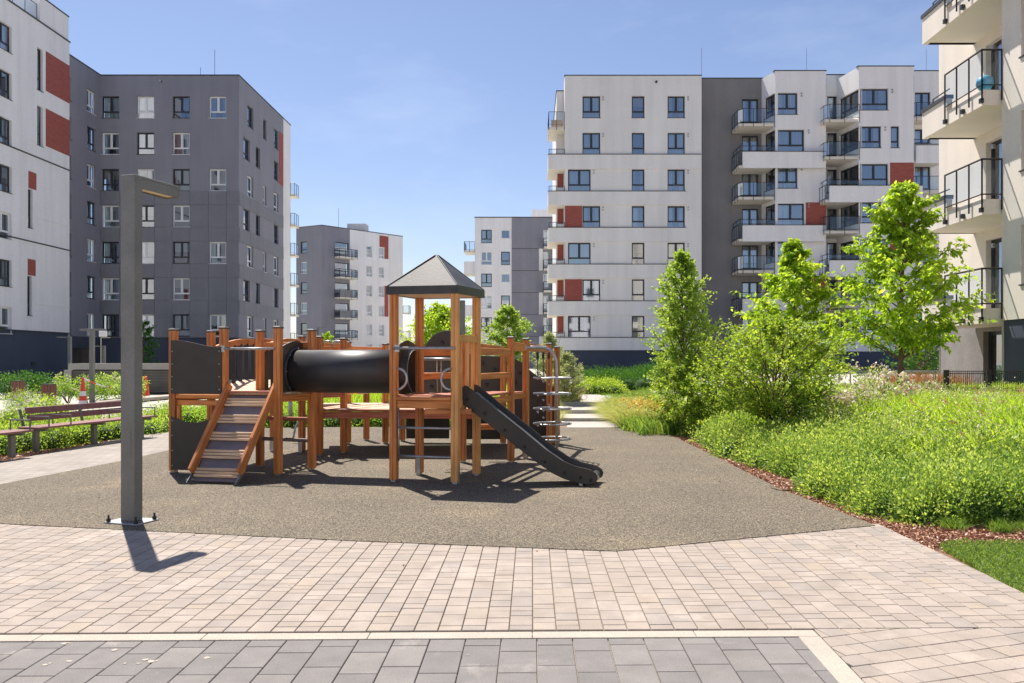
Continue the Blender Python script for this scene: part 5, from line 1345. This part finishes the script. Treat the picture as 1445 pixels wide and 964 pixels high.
# ------------------------------------------------------------------ cones, tape, bollards, small lamps, louvre wall
def cone(p, h, bands, label):
    r = thing('traffic_cone', p, label, 'cone', 'red cones holding the tape'); segs = len(bands)
    for i, m_ in enumerate(bands):
        z0, z1 = .03+(h-.03)*i/segs, .03+(h-.03)*(i+1)/segs; r0, r1 = .12*(1-z0/h)+.03, .12*(1-z1/h)+.03
        mb = MB(); mb.tube([p+Vector((0, 0, z0)), p+Vector((0, 0, z1))], [r0, r1], 16); mb.obj('cone_band', M[m_], r, smooth=False)
    MB().box((p.x-.19, p.y-.19, p.z), (p.x+.19, p.y+.19, p.z+.03)).obj('base', M['redp'] if bands[0] == 'redp' else M['whitep'], r)
    return p+Vector((0, 0, h-.02))
ca = cone(G(117, 573), .98, ['whitep', 'redp', 'whitep', 'redp', 'redp', 'redp'], 'red and white striped traffic cone behind the bench')
cb = cone(G(206.5, 561), .90, ['redp']*4, 'plain red traffic cone just right of the foreground lamp post')
tp = thing('barrier_tape', (ca+cb)/2, 'sagging red and white chain strung between the two traffic cones', 'tape')
for i in range(12):
    f = lambda t: ca.lerp(cb, t)-Vector((0, 0, .42*math.sin(math.pi*t)))
    mb = MB(); mb.tube([f(i/12), f((i+1)/12)], .03, 6); mb.obj('tape_segment', M['redp'] if i % 3 == 1 or i > 9 else M['whitep'], tp)
def bollard(p, w, h, label):
    r = thing('bollard', p, label, 'bollard'); MB().box((p.x-w/2, p.y-w/2, 0), (p.x+w/2, p.y+w/2, h)).obj('body', M['metal_dk'], r, bevel=.01)
    for k in range(3): MB().box((p.x-w/2+w*k/3+.006, p.y-w/2-.012, .05), (p.x-w/2+w*(k+1)/3-.006, p.y-w/2-.001, h-.03)).obj('wood_slat', M['bollard_w'], r)
    for k in range(3): MB().box((p.x+w/2+.001, p.y-w/2+w*k/3+.006, .05), (p.x+w/2+.012, p.y-w/2+w*(k+1)/3-.006, h-.03)).obj('wood_slat', M['bollard_w'], r)
bollard(G(25.5, 566), .32, .78, 'wood clad litter bin standing by the navy wall, left of the rose bushes')
bollard(G(69, 575), .32, .78, 'dark square litter bin with wooden side slats, in front of the rose bushes')
def post_lamp(px, ytop, D, w, arms, label, flood=False, zb=0):
    X = xx(px, D); r = thing('street_lamp', (X, D, zb), label, 'street lamp'); zt_ = zz(ytop, D)
    MB().box((X-w/2, D-w/2, zb), (X+w/2, D+w/2, zt_)).obj('pole', M['lamp'], r, bevel=.005)
    for a in arms: MB().box((X+min(a, 0), D-w/2+.01, zt_-.07), (X+max(a, 0), D+w/2-.01, zt_-.002)).obj('arm', M['lamp'], r, bevel=.004)
    if flood: MB().box((X+arms[-1]-.2, D-.12, zt_-.28), (X+arms[-1]+.02, D+.05, zt_-.08)).obj('floodlight', M['whitep'], r, bevel=.01)
post_lamp(130, 464, 29, .14, (-.42, .5), 'slim twin-arm lamp post with small floodlight behind the cones', True)
post_lamp(98.5, 475, 47, .17, (-.72,), 'grey angled lamp post in front of the white block corner, at left')
post_lamp(147, 488, 50, .15, (-.6,), 'small grey angled lamp post beside the dark garage opening')
post_lamp(652, 424, 31, .22, (), 'dark grey square lamp post rising behind the tower roof', False, .3)
post_lamp(449, 462, 70, .14, (.75,), 'thin white lamp in front of the distant grey block', False, .3)
lv = thing('louvre_wall', (xx(165, 38), 38, 0), 'long low ventilation wall with horizontal olive louvres behind the roses', 'wall')
XL0, XL1 = xx(102.5, 38), xx(300, 38)
MB().box((XL0, 38.05, 0), (XL1, 38.9, zz(521.5, 38))).obj('wall_body', M['anthracite'], lv)
for i in range(14):
    z = .06+i*.073; MB().box((XL0+.02, 37.98, z), (XL1, 38.045, z+.05)).obj('louvre_slat', M['louvre'], lv)
MB().box((XL0-.15, 37.9, zz(521.5, 38)), (XL1, 39, zz(513, 38))).obj('cap', M['louvre_cap'], lv)
MB().box((XL0-.35, 37.9, 0), (XL0-.01, 39, zz(521.5, 38)-.02)).obj('end_pier', M['louvre_cap'], lv)
kw = MB(); kw.prism([(v.x, v.y, .0) for v in (G(133, 573), G(170, 569), G(250, 562), G(250, 560), G(165, 566), G(133, 571))], (0, 0, .12)); tag(kw.obj('garden_kerb', M['kerb'], None), kind='structure')
# ------------------------------------------------------------------ steps
st_ = thing('garden_steps', (1.5, 20.8, 0), 'wide pale concrete garden steps leading up between grasses to the back lawn', 'steps')
fan_sheet('step_landing', [G(800, 604), G(884, 604)], [G(800, 594), G(884, 594)], .012, M['path'])
for i, (y0_, y1_) in enumerate(((20.8, 22.55), (22.55, 24.7), (24.7, 31.5))):
    z = .1*(i+1); xa, xb_ = (.62, 2.25) if i < 2 else (.75, 2.5)
    s_ = MB().box((xa, y0_+.16, z-.3), (xb_, y1_+.3, z-.006)).obj('tread', M['path'], st_)
    for k in range(2):
        w_ = (xb_-xa)/2; MB().box((xa+k*w_+.003, y0_, z-.12), (xa+(k+1)*w_-.003, y0_+.157, z)).obj('edge_stone', M['step'], st_, bevel=.006)
fan_sheet('back_path', [Vector((.7, 31.4, 0)), Vector((2.5, 31.4, 0))], [Vector((-3.5, 36, 0)), Vector((1.5, 36, 0))], .36, M['path'])
# unseen plaza and block behind the viewer, added for bounce light and pane reflections
sheet('unseen_bounce_paving', [(-60, -44), (60, -44), (60, 3.0), (-60, 3.0)], -.016, M['path'])['kind'] = 'structure'
BK = thing('apartment_building', (0, -46, 0), 'unseen pale apartment block across the courtyard, added to bounce sunlight and mirror in the window panes', 'building')
ops = []
for k in range(6):
    for j in range(14): ops.append((2+5*j, 3.6+5*j, 2+2.9*k, 3.7+2.9*k, '2T', True))
facade(BK, (36, -45), (-1, 0, 0), (0, 1, 0), 72, 0, 20, ops, M['plaster_w'])
MB().box((-36, -60, 0), (36, -46.2, 19.5)).obj('building_core', M['plaster_w'], BK)
# ------------------------------------------------------------------ vegetation
def rpts(n, x0, x1, y0, y1): return np.stack([RNG.uniform(x0, x1, n), RNG.uniform(y0, y1, n)], 1)
def clumps(C_, R, Hs, nleaf, size, width=.55, up=.35, tintshift=None):
    """domes of leaves; C_: (k,3) base centres"""
    k = len(C_); idx = np.repeat(np.arange(k), nleaf); n = len(idx)
    d = RNG.normal(size=(n, 3)); d[:, 2] = np.abs(d[:, 2])*.9-.12; d = unit(d)
    rad = RNG.uniform(.62, 1.06, (n, 1))
    rad = rad*(1+.14*np.sin(d[:, :1]*9+idx[:, None])*np.cos(d[:, 1:2]*8+idx[:, None]*2.1)); P = C_[idx]+d*rad*np.stack([R[idx], R[idx], Hs[idx]], 1); P[:, 2] = np.maximum(P[:, 2], C_[idx, 2]+.01)
    dr = d+RNG.normal(0, .55, (n, 3))+np.array([0, 0, up])
    base = RNG.uniform(.15, .85, k) if tintshift is None else tintshift
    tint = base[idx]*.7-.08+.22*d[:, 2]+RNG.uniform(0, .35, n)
    return leaves(P, dr, size, width, tint)
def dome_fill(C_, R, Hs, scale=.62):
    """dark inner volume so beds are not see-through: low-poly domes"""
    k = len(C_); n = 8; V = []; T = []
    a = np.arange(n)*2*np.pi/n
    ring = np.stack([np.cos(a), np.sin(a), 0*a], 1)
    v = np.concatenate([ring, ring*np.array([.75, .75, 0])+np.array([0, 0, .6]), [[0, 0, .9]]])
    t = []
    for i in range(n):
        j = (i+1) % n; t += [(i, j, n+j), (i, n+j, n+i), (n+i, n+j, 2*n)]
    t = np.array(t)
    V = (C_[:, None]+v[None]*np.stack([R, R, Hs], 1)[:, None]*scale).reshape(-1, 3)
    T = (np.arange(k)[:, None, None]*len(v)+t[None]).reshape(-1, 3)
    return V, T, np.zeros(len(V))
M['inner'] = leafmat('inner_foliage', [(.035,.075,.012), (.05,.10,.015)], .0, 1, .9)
def bed(name, pts, rr, hh, nleaf, size, mat, width=.55, fill=True, z=None, dens=None):
    k = len(pts); Z = Hh(pts[:, 0], pts[:, 1])-.03 if z is None else np.full(k, z)
    C_ = np.column_stack([pts, Z]); R = RNG.uniform(*rr, k); H_ = RNG.uniform(*hh, k)
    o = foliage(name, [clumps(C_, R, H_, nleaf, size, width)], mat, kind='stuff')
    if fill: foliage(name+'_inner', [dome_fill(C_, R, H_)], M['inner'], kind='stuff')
    return C_, R, H_
def inside(pts, f): return pts[np.array([f(*p) for p in pts], bool)]
# right bed: clipped spiraea-like front band
p = rpts(1500, 2.9, 9.5, 7.4, 19.5); xe = np.interp(p[:, 1], EDGE_Y, EDGE_X)
near = p[(p[:, 0] > xe+.46+.09*np.sin(p[:, 1]*5)) & (p[:, 0] < xe+2.4) & (p[:, 1]-8.05 > -.15*(p[:, 0]-3.3))]
nn1 = near[near[:, 1] < 12][:290]; nn2 = near[near[:, 1] >= 12][:300]
bed('spiraea_bed', nn1[:200], (.20, .40), (.30, .60), 1000, .044, M['leaf_front'], .5); bed('tip_growth_bed', nn1[200:], (.15, .28), (.45, .68), 420, .04, M['leaf_bed'], .45, fill=False)
bed('far_spiraea_bed', nn2, (.22, .42), (.30, .58), 360, .055, M['leaf_front'], .6)
# taller mixed perennials behind
p = rpts(900, 3.5, 12, 8.8, 20); xe = np.interp(p[:, 1], EDGE_Y, EDGE_X); p = p[(p[:, 0] > xe+2.2) & (p[:, 0] < p[:, 1]*.66)]
pa_ = p[:120]; bed('mixed_perennial_bed', pa_, (.22, .36), (.3, .5), 190, .05, M['leaf_bed'], .35)
# lush blades (daylily / reed grass) filling the mound
def bladefield(name, pts, per, length, width, mat, spread=.35, droop=.55, z=None, sd=.10):
    k = len(pts); Z = (Hh(pts[:, 0], pts[:, 1])-.03) if z is None else np.full(k, z)
    C_ = np.column_stack([pts, Z]); idx = np.repeat(np.arange(k), per); n = len(idx)
    P = C_[idx]+RNG.normal(0, sd, (n, 3))*np.array([1, 1, 0]); dr = RNG.normal(0, spread, (n, 3)); dr[:, 2] = 1
    base = RNG.uniform(.2, .8, k); return foliage(name, blades(P, dr, length, width, droop, base[idx]*.6+RNG.uniform(0, .4, n)), mat, kind='stuff')
p = rpts(2600, 3.4, 13.5, 9.5, 21); xe = np.interp(p[:, 1], EDGE_Y, EDGE_X)
p = p[(p[:, 0] > xe+2.3+.5*np.sin(p[:, 1]*1.7)) & (p[:, 0] < p[:, 1]*.66) & (p[:, 0] > 3.9+.12*(p[:, 1]-9))]
bladefield('daylily_foliage', p[:1300], 38, .66, .020, M['blade'], .33)
p = rpts(500, 2.6, 5.5, 13, 21); xe = np.interp(p[:, 1], EDGE_Y, EDGE_X); p = p[(p[:, 0] > xe+.7)]
bladefield('tall_blade_clumps', p[:240], 34, .55, .016, M['blade'], .3)
# pale flower spikes scattered
def flowers(name, pts, z0, per, r, size, mat, **k):
    C_ = np.column_stack([pts, Hh(pts[:, 0], pts[:, 1])+z0]); idx = np.repeat(np.arange(len(pts)), per); n = len(idx)
    P = C_[idx]+RNG.normal(0, 1, (n, 3))*np.array([r, r, r*.6]); return foliage(name, leaves(P, RNG.normal(0, 1, (n, 3))+np.array([0, 0, .5]), size, .8), mat, kind='stuff')
p = rpts(420, 3.6, 8.5, 8.8, 16); xe = np.interp(p[:, 1], EDGE_Y, EDGE_X); p = p[(p[:, 0] > xe+1.5) & (p[:, 0] < p[:, 1]*.64)]
flowers('cream_flower_plumes', p[:60], .52, 60, .15, .026, M['creamf'])
flowers('pink_flower_heads', p[60:95], .60, 12, .02, .02, M['pinkf'])
p = rpts(60, xx(886, 18), xx(945, 18), 17.2, 20)
flowers('yellow_daylily_flowers', p[:42], .60, 14, .11, .05, M['yellowf'])
bladefield('yellow_daylily_leaves', p[:30], 34, .5, .02, M['leaf_bed'], .3)
# feather grasses at stair edges
p = rpts(110, 2.12, 3.1, 18.9, 23); bladefield('feather_grass_right_of_steps', p, 170, .72, .008, M['drygrass'], .5, .9, sd=.05)
p = np.concatenate([rpts(45, -.1, .62, 20.4, 26), rpts(40, -1.6, .1, 20.5, 27)]); bladefield('feather_grass_left_of_steps', p, 150, .55, .008, M['drygrass'], .5, .9, sd=.06)
p = rpts(120, -3, .6, 21, 32); bladefield('grass_left_of_steps', p, 60, .4, .012, M['lawn'], .4, .6)
# back hedge behind the playground
p = rpts(470, -9.2, -.4, 19.45, 21.0)
bed('low_hedge_behind_playground', p, (.26, .38), (.38, .62), 240, .05, M['leaf_hedge'], .55, z=-.03)
p = rpts(520, -7.8, -.5, 21.2, 25); bladefield('tall_grass_behind_hedge', p[:420], 50, .85, .018, M['blade'], .25, .5)
# distant rounded hedge and shrubs in front of the white block
p = inside(rpts(400, -.5, 6.0, 33, 38), lambda x, y: x > xx(826, y)); p = p[:170]
bed('rounded_dark_hedge', p, (.5, .75), (.75, .95), 330, .075, M['leaf_dark'], .35)
p = rpts(40, xx(815, 32), xx(868, 32), 30.5, 32.5); bed('bright_shrub_row', p, (.35, .5), (.45, .65), 260, .07, M['leaf_shrub'])
p = rpts(300, -3, 7, 26, 33); p = p[(p[:, 0] < .6) | (p[:, 0] > 2.6)]; bladefield('back_lawn', p, 120, .13, .014, M['lawn'], .6, .4, sd=.25)
# mulch chips
def chips(name, fn, n, size=.035):
    P = fn(n); P = np.column_stack([P, Hh(P[:, 0], P[:, 1])-.028+RNG.uniform(0, .018, len(P))]); d = RNG.normal(0, 1, (len(P), 3)); d[:, 2] *= .25
    foliage(name, leaves(P, d, size, .45, fold=.1), M['mulch'], kind='stuff')
def fr(n):
    y = RNG.uniform(6.9, 19, n)**1.0; xe = np.interp(y, EDGE_Y, EDGE_X); return np.column_stack([xe+RNG.uniform(-.06, .8, n)+np.abs(RNG.normal(0, .02, n)), y])
chips('mulch_strip', fr, 26000)
chips('mulch_patch', lambda n: (lambda x: np.column_stack([x, RNG.uniform(7.1, 8.4, n)]))(RNG.uniform(3.33, 5.4, n)), 20000, .04)
chips('bench_mulch', lambda n: (lambda t, o: np.column_stack([b0.x+d_.x*t+nn_.x*o, b0.y+d_.y*t+nn_.y*o]))(RNG.uniform(-5, 4.6, n), RNG.uniform(-.7, .28, n)), 15000, .04)
# lawn in the lower right corner
n = 60000; P = rpts(n, 3.3, 5.6, 4.8, 7.3); ll = np.interp(P[:, 1], [4.8, 5.6, 7.0, 7.3], [3.45, 3.36, 3.5, 3.75]); P = P[(P[:, 0] > ll) & (P[:, 1] < 7.25-.06*np.abs(np.sin(P[:, 0]*9)) )]
P = np.column_stack([P, np.full(len(P), -.03)]); dr = RNG.normal(0, .4, (len(P), 3)); dr[:, 2] = 1
foliage('lawn', blades(P, dr, .065, .006, .6), M['lawn'], kind='stuff')
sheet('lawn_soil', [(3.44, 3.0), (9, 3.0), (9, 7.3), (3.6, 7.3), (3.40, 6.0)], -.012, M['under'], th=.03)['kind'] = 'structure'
# young pine tufts at bed corner
p = np.array([[4.0, 7.75], [4.35, 7.55], [4.62, 7.5], [4.2, 7.85], [5.05, 7.6], [4.8, 7.75]])
bladefield('low_pine_tufts', p, 420, .17, .004, M['lawn'], .7, .3, sd=.05)
# left beds
def lbed(t, o): return b0.x+d_.x*t+nn_.x*o, b0.y+d_.y*t+nn_.y*o
t = RNG.uniform(-6, 4.2, 260); o_ = RNG.uniform(-1.1, -.35, 260); p = np.column_stack(lbed(t, o_))
bed('shrubs_behind_bench', p, (.25, .36), (.35, .6), 260, .045, M['leaf_hedge'], .55, z=-.03)
p = rpts(90, -15.5, -10.5, 17.5, 19.3); bed('yellow_green_cover', p[:70], (.3, .45), (.25, .4), 220, .045, M['leaf_shrub'], .4, z=0)
# ---- individual shrubs / trees
def shrub(name, c, r, h, nl, size, mat, label, cat='shrub', group=None, flowers_=None, width=.55, sub=14):
    root = thing(name, c, label, cat, group)
    C_ = np.array([[c[0], c[1], c[2]]])+np.column_stack([RNG.normal(0, r*.45, sub), RNG.normal(0, r*.45, sub), RNG.uniform(.2, .72, sub)*h]); C_[:, 2] += c[2]*0
    R = RNG.uniform(.28, .5, sub)*r; H_ = R*RNG.uniform(.8, 1.2, sub)
    d = RNG.normal(size=(sub*nl, 3)); d = unit(d); idx = np.repeat(np.arange(sub), nl)
    P = C_[idx]+d*RNG.uniform(.5, 1.05, (len(idx), 1))*np.stack([R, R, H_], 1)[idx]
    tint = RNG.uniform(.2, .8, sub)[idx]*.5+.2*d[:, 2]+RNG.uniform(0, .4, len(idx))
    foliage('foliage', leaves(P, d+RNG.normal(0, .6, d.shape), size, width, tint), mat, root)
    mb = MB()
    for i in range(6):
        e = C_[i]; b_ = Vector(c)+Vector((RNG.normal(0, .05), RNG.normal(0, .05), 0)); m_ = b_.lerp(Vector(e), .5)+Vector((0, 0, .06)); mb.tube([b_, m_, Vector(e)], [.018, .012, .005], 5)
    mb.obj('stem', M['bark'], root)
    if flowers_:
        fm, fn, fs = flowers_; k = 12; Pd = unit(RNG.normal(size=(fn, 3))+np.array([0, -.6, .5])); ii = RNG.integers(0, sub, fn); Q = C_[ii]+Pd*np.stack([R, R, H_], 1)[ii]*1.08
        ii2 = np.repeat(np.arange(fn), k); Q = Q[ii2]+RNG.normal(0, fs*.55, (fn*k, 3)); foliage('blossom', leaves(Q, RNG.normal(0, 1, (fn*k, 3)), fs*.8, .9), M[fm], root)
    return root
def tree(name, c, h_trunk, prof, nb, nt, nleaf, size, mat, label, cat='tree', trunk_r=.05, width=.55, droop=.2, seed=0, multi=1, upang=.55, lean=(0, 0), twl=.35):
    """prof: list of (z above base, radius) envelope"""
    global RNG
    keep = RNG; RNG = np.random.default_rng(1000+seed); rr = random.Random(seed)
    root = thing(name, c, label, cat); c = Vector(c); zs = [q[0] for q in prof]; rs = [q[1] for q in prof]; top = zs[-1]
    tb = MB(); br = MB()
    for m_ in range(multi):
        ang0 = 2*math.pi*m_/multi; off = Vector((math.cos(ang0), math.sin(ang0), 0))*(.05 if multi > 1 else 0)
        ln = Vector((lean[0], lean[1], 0))+off*(6.5 if multi > 1 else 0)
        pts = [c+off+ln*(t**1.3)*1.0+Vector((rr.uniform(-.02, .02), rr.uniform(-.02, .02), top*.97*t)) for t in (0, .12, .25, .4, .55, .7, .85, 1)]
        k = .6 if multi > 1 else 1; tb.tube(pts, [trunk_r*k*(1.25-1.1*t) for t in (0, .12, .25, .4, .55, .7, .85, 1)], 8)
    P, Dd, Tn = [], [], []
    for i in range(nb):
        f = (i+.5)/nb; z = h_trunk+(top-h_trunk)*(f**.9)*.97; R = np.interp(z+.15, zs, rs)
        a = i*2.399+rr.uniform(-.4, .4); R *= rr.uniform(.6, 1.14)
        st = c+Vector((lean[0], lean[1], 0))*((z/top)**1.3)+Vector((0, 0, max(h_trunk*.8, z-R*upang)))
        dv = Vector((math.cos(a), math.sin(a), 0)); en = c+dv*R+Vector((lean[0], lean[1], 0))*((z/top)**1.3)+Vector((0, 0, z+R*.12))
        mid = st.lerp(en, .5)+Vector((0, 0, R*.10)); br.tube([st, mid, en], [trunk_r*.30, trunk_r*.2, .004], 5)
        base = rr.uniform(.2, .8)
        for j in range(nt):
            t = rr.uniform(.25, 1.0); q = st.lerp(en, t)+Vector((0, 0, math.sin(math.pi*t)*R*.1))
            dd = Vector((rr.gauss(0, .6), rr.gauss(0, .6), rr.gauss(.35, .45)))+dv*.6; dd.normalize(); L_ = twl*rr.uniform(.5, 1.1)*(0.55+.45*t)*max(.4, min(1, R))
            e = q+dd*L_; 
            if j % 3 == 0: br.tube([q, e], [.006, .003], 3, caps=False)
            for s in range(nleaf):
                u_ = (s+rr.random())/nleaf; pp = q.lerp(e, u_); P.append((pp.x+rr.gauss(0, .015), pp.y+rr.gauss(0, .015), pp.z+rr.gauss(0, .015)))
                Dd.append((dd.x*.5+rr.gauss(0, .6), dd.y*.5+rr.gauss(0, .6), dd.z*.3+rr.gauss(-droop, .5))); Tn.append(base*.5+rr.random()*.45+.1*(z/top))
    foliage('crown', leaves(np.array(P), np.array(Dd), size, width, np.array(Tn)), M[mat], root)
    tb.obj('trunk', M['bark'], root, smooth=True); br.obj('branch', M['bark'], root)
    RNG = keep; return root
def gz(x, y): return float(Hh(x, y))
def base_at(px, D): X = xx(px, D); return (X, D, gz(X, D)-.02)
# T3 big young maple right
tree('maple_tree', base_at(1270, 18.5), 1.35, [(1.1, .5), (1.6, 1.25), (2.3, 1.55), (3.0, 1.35), (3.7, 1.0), (4.1, .45), (4.6, .62), (5.15, .12)], 62, 19, 11, .130, 'leaf_maple', 'young green maple with slender trunk, in front of the beige block', trunk_r=.06, width=.5, droop=.7, seed=3, lean=(.1, 0), twl=.5)
tree('maple_tree', base_at(1120, 23), .9, [(.6, .9), (1.4, 1.5), (2.4, 1.5), (3.2, 1.1), (3.8, .6), (4.5, .08)], 62, 18, 11, .135, 'leaf_maple', 'leafy green tree with pointed top, behind the large arching shrub', trunk_r=.06, width=.5, droop=.5, seed=5, twl=.5)
tree('columnar_tree', base_at(962, 24), .4, [(.2, .6), (1.0, .95), (2.0, .98), (3.0, .85), (3.8, .55), (4.5, .10)], 84, 18, 11, .088, 'leaf_pear', 'narrow upright tree in front of the pale block and the charcoal stair wall', trunk_r=.06, width=.6, droop=-.2, seed=9, upang=1.3, twl=.55)
tree('arching_shrub', base_at(1092, 14.3), .45, [(.35, .35), (.8, .95), (1.3, 1.35), (1.75, 1.30), (2.05, .8), (2.2, .1)], 70, 21, 12, .065, 'leaf_shrub', 'large arching shrub with several dark stems rising from the flower bed', 'shrub', trunk_r=.045, width=.5, droop=0, seed=12, multi=5, upang=.9, twl=.45)
tree('light_shrub', base_at(958, 17.5), .12, [(.05, .55), (.6, .75), (1.0, .68), (1.3, .4), (1.45, .05)], 40, 20, 12, .06, 'leaf_shrub', 'light green bush at the foot of the narrow upright tree', 'shrub', trunk_r=.03, width=.5, seed=14, multi=3, twl=.35)
tree('light_shrub', base_at(1015, 17.5), .12, [(.05, .6), (.6, .8), (1.0, .75), (1.35, .4), (1.5, .05)], 40, 20, 12, .06, 'leaf_shrub', 'pale green bush between the upright tree and the arching shrub', 'shrub', trunk_r=.03, width=.5, seed=15, multi=3, twl=.35)
tree('small_tree', base_at(716, 30), .8, [(.5, .5), (1.2, 1.0), (2.0, 1.0), (2.7, .75), (3.3, .1)], 44, 18, 11, .095, 'leaf_pear', 'small loose-crowned tree right of the tower roof, before the dark grey block', trunk_r=.045, width=.6, seed=21, twl=.5)
tree('small_tree', base_at(622, 34), .8, [(.5, .8), (1.2, 1.45), (2.2, 1.5), (3.0, 1.0), (3.6, .2)], 60, 20, 11, .12, 'leaf_maple', 'bushy bright green tree seen between the tower posts', trunk_r=.06, width=.6, seed=22, twl=.6)
tree('silvery_shrub', base_at(800, 25), .3, [(.2, .35), (.8, .62), (1.4, .55), (1.8, .1)], 50, 18, 12, .065, 'leaf_grey', 'silvery narrow-leaved shrub behind the climbing rings', 'shrub', trunk_r=.03, width=.3, seed=23, multi=3, twl=.4)
tree('silvery_shrub', base_at(775, 27), .3, [(.2, .35), (.8, .7), (1.6, .6), (2.2, .1)], 50, 18, 12, .07, 'leaf_grey', 'taller silvery shrub left of the rings, before the white block base', 'shrub', trunk_r=.03, width=.3, seed=24, multi=3, twl=.4)
tree('young_tree', base_at(462, 60), .6, [(.4, .7), (1.4, 1.3), (2.4, .9), (3.6, .1)], 24, 12, 9, .15, 'leaf_maple', 'small bright tree top peeking over the tunnel rails', trunk_r=.06, seed=25, twl=.7)
tree('dark_tree', base_at(1297, 30), .6, [(.4, .8), (1.0, 1.2), (1.8, 1.3), (2.4, .9), (2.7, .1)], 30, 14, 10, .11, 'leaf_dark', 'dark green low tree at the corner of the beige block', trunk_r=.08, seed=26, twl=.6)
tree('climber_shrub', (xx(202, 58), 58, .3), .3, [(.2, .5), (1.5, 1.1), (3.0, .9), (4.2, .2)], 26, 12, 9, .16, 'leaf_dark', 'dark climbing plant on the charcoal block right of the foreground lamp', 'plant', trunk_r=.05, seed=27, twl=.6)
rose_g = 'rose bushes in the left garden'
for x, y, r, h, lb in ((65, 574, .62, 1.2, 'tall rose bush with a pink bloom on top, left of the striped cone'), (98, 574, .75, 1.15, 'rose bush with white blooms directly left of the striped cone'), (150, 571, .85, 1.2, 'rose bush between the striped cone and the foreground lamp post'), (163, 569, .45, 1.1, 'rose bush half hidden by the foreground lamp post')):
    c = G(x, y); c.y += 2.2; c.x *= 1.03
    shrub('rose_bush', c, r, h, 150, .07, M['leaf_hedge'], lb, 'shrub', rose_g, ('whitef', 34, .05))
for x, y, r, h, lb in ((82, 600, .5, .75, 'low bush of cream hydrangeas behind the middle of the bench back'), (20, 606, .42, .55, 'small cream hydrangea at the gap between the two benches'), (52, 606, .45, .6, 'white flowering bush at the left end of the full bench')):
    shrub('hydrangea_bush', G(x, y), r, h, 120, .06, M['leaf_hedge'], lb, 'shrub', 'hydrangeas behind the benches', ('whitef', 26, .055))
for x, y, r, h, lb in ((30, 574, .9, .55, 'lavender patch left of the wooden litter bin'), (52, 582, .7, .45, 'lavender patch in front of the dark litter bin')):
    shrub('lavender_bush', G(x, y), r, h, 140, .07, M['leaf_hedge'], lb, 'shrub', None, ('purplef', 30, .04), width=.2)
shrub('dark_shrub', G(8, 562), 1.3, .9, 160, .09, M['leaf_dark'], 'dark bush at the foot of the navy wall, far left'); shrub('dark_shrub', G(44, 560), .9, 1.2, 150, .09, M['leaf_dark'], 'dark bush between the litter bin and the roses')
for px_, D_, r, h, lb in ((1235, 15, .55, .75, 'white hydrangeas just left of the slender maple trunk'), (1190, 14.5, .45, .6, 'pinkish white hydrangeas right of the arching shrub'), (1215, 17, .7, 1.0, 'tall rose-like bush with small white flowers left of the maple'), (1300, 16.5, .4, .7, 'white flowering perennials right of the maple trunk')):
    c = base_at(px_, D_); shrub('hydrangea_bush', c, r, h, 130, .06, M['leaf_bed'], lb, 'shrub', 'white flowering bushes around the maple', ('whitef', 80, .085))
p = rpts(40, xx(1255, 24), xx(1330, 24), 22.5, 25); bladefield('brown_reed_grass', p, 45, .95, .014, M['reed'], .25, .5, sd=.12)
p = rpts(30, xx(792, 26), xx(812, 26), 25, 28); bladefield('pink_sedge', p, 70, .55, .012, M['reed'], .3, .5)
for i in range(7):   # fallen twig and leaves on the rubber
    pass
tw = MB(); a = G(1088, 690); b = G(1105, 694); tw.tube([a+Vector((0, 0, .015)), b+Vector((0, 0, .012))], .006, 5); tw.tube([b+Vector((0, 0, .012)), G(1113, 692.5)+Vector((0, 0, .012))], .015, 5)
tag(tw.obj('twig', M['bark'], None), 'small dry twig lying on the rubber near the mulch edge', 'twig')
# a faint cloud bank near the horizon between the two distant blocks
def splats(name, lst, mat, z):
    mb = MB()
    for x, y, r_ in lst:
        c = G(x, y); n = 9; mb.add([(c.x+r_*random.uniform(.5, 1.2)*math.cos(2*math.pi*i/n), c.y+r_*random.uniform(.4, 1.0)*math.sin(2*math.pi*i/n), z) for i in range(n)], [tuple(range(n))])
    tag(mb.obj(name, mat, None), kind='stuff')
splats('pale_stain_spots', [(92, 906, .03), (95, 907, .02), (63, 936, .018), (70, 934, .012), (98, 931, .02), (162, 915, .022), (205, 929, .02), (214, 931, .026), (221, 930, .015), (196, 934, .012), (292, 926, .022), (176, 934, .01), (1175, 907.5, .02), (1320, 942, .03), (1330, 944, .02), (660, 922, .008)], M['kerb'], -.0072)
lf = np.concatenate([np.column_stack([RNG.uniform(-6, 3, 90), RNG.uniform(5, 14, 90)]), np.column_stack([RNG.uniform(1.5, 3.1, 120), RNG.uniform(7, 15, 120)])])
lf = lf[(lf[:, 0] < np.interp(lf[:, 1], EDGE_Y, EDGE_X))]
P = np.column_stack([lf, np.full(len(lf), .010)]); d = RNG.normal(0, 1, P.shape); d[:, 2] = np.abs(d[:, 2])*.1
foliage('fallen_leaf_bits', leaves(P, d, .022, .5, fold=.2), M['mulch'], kind='stuff')
for k in list(scene.objects):
    if '_w' in k: del k['_w']
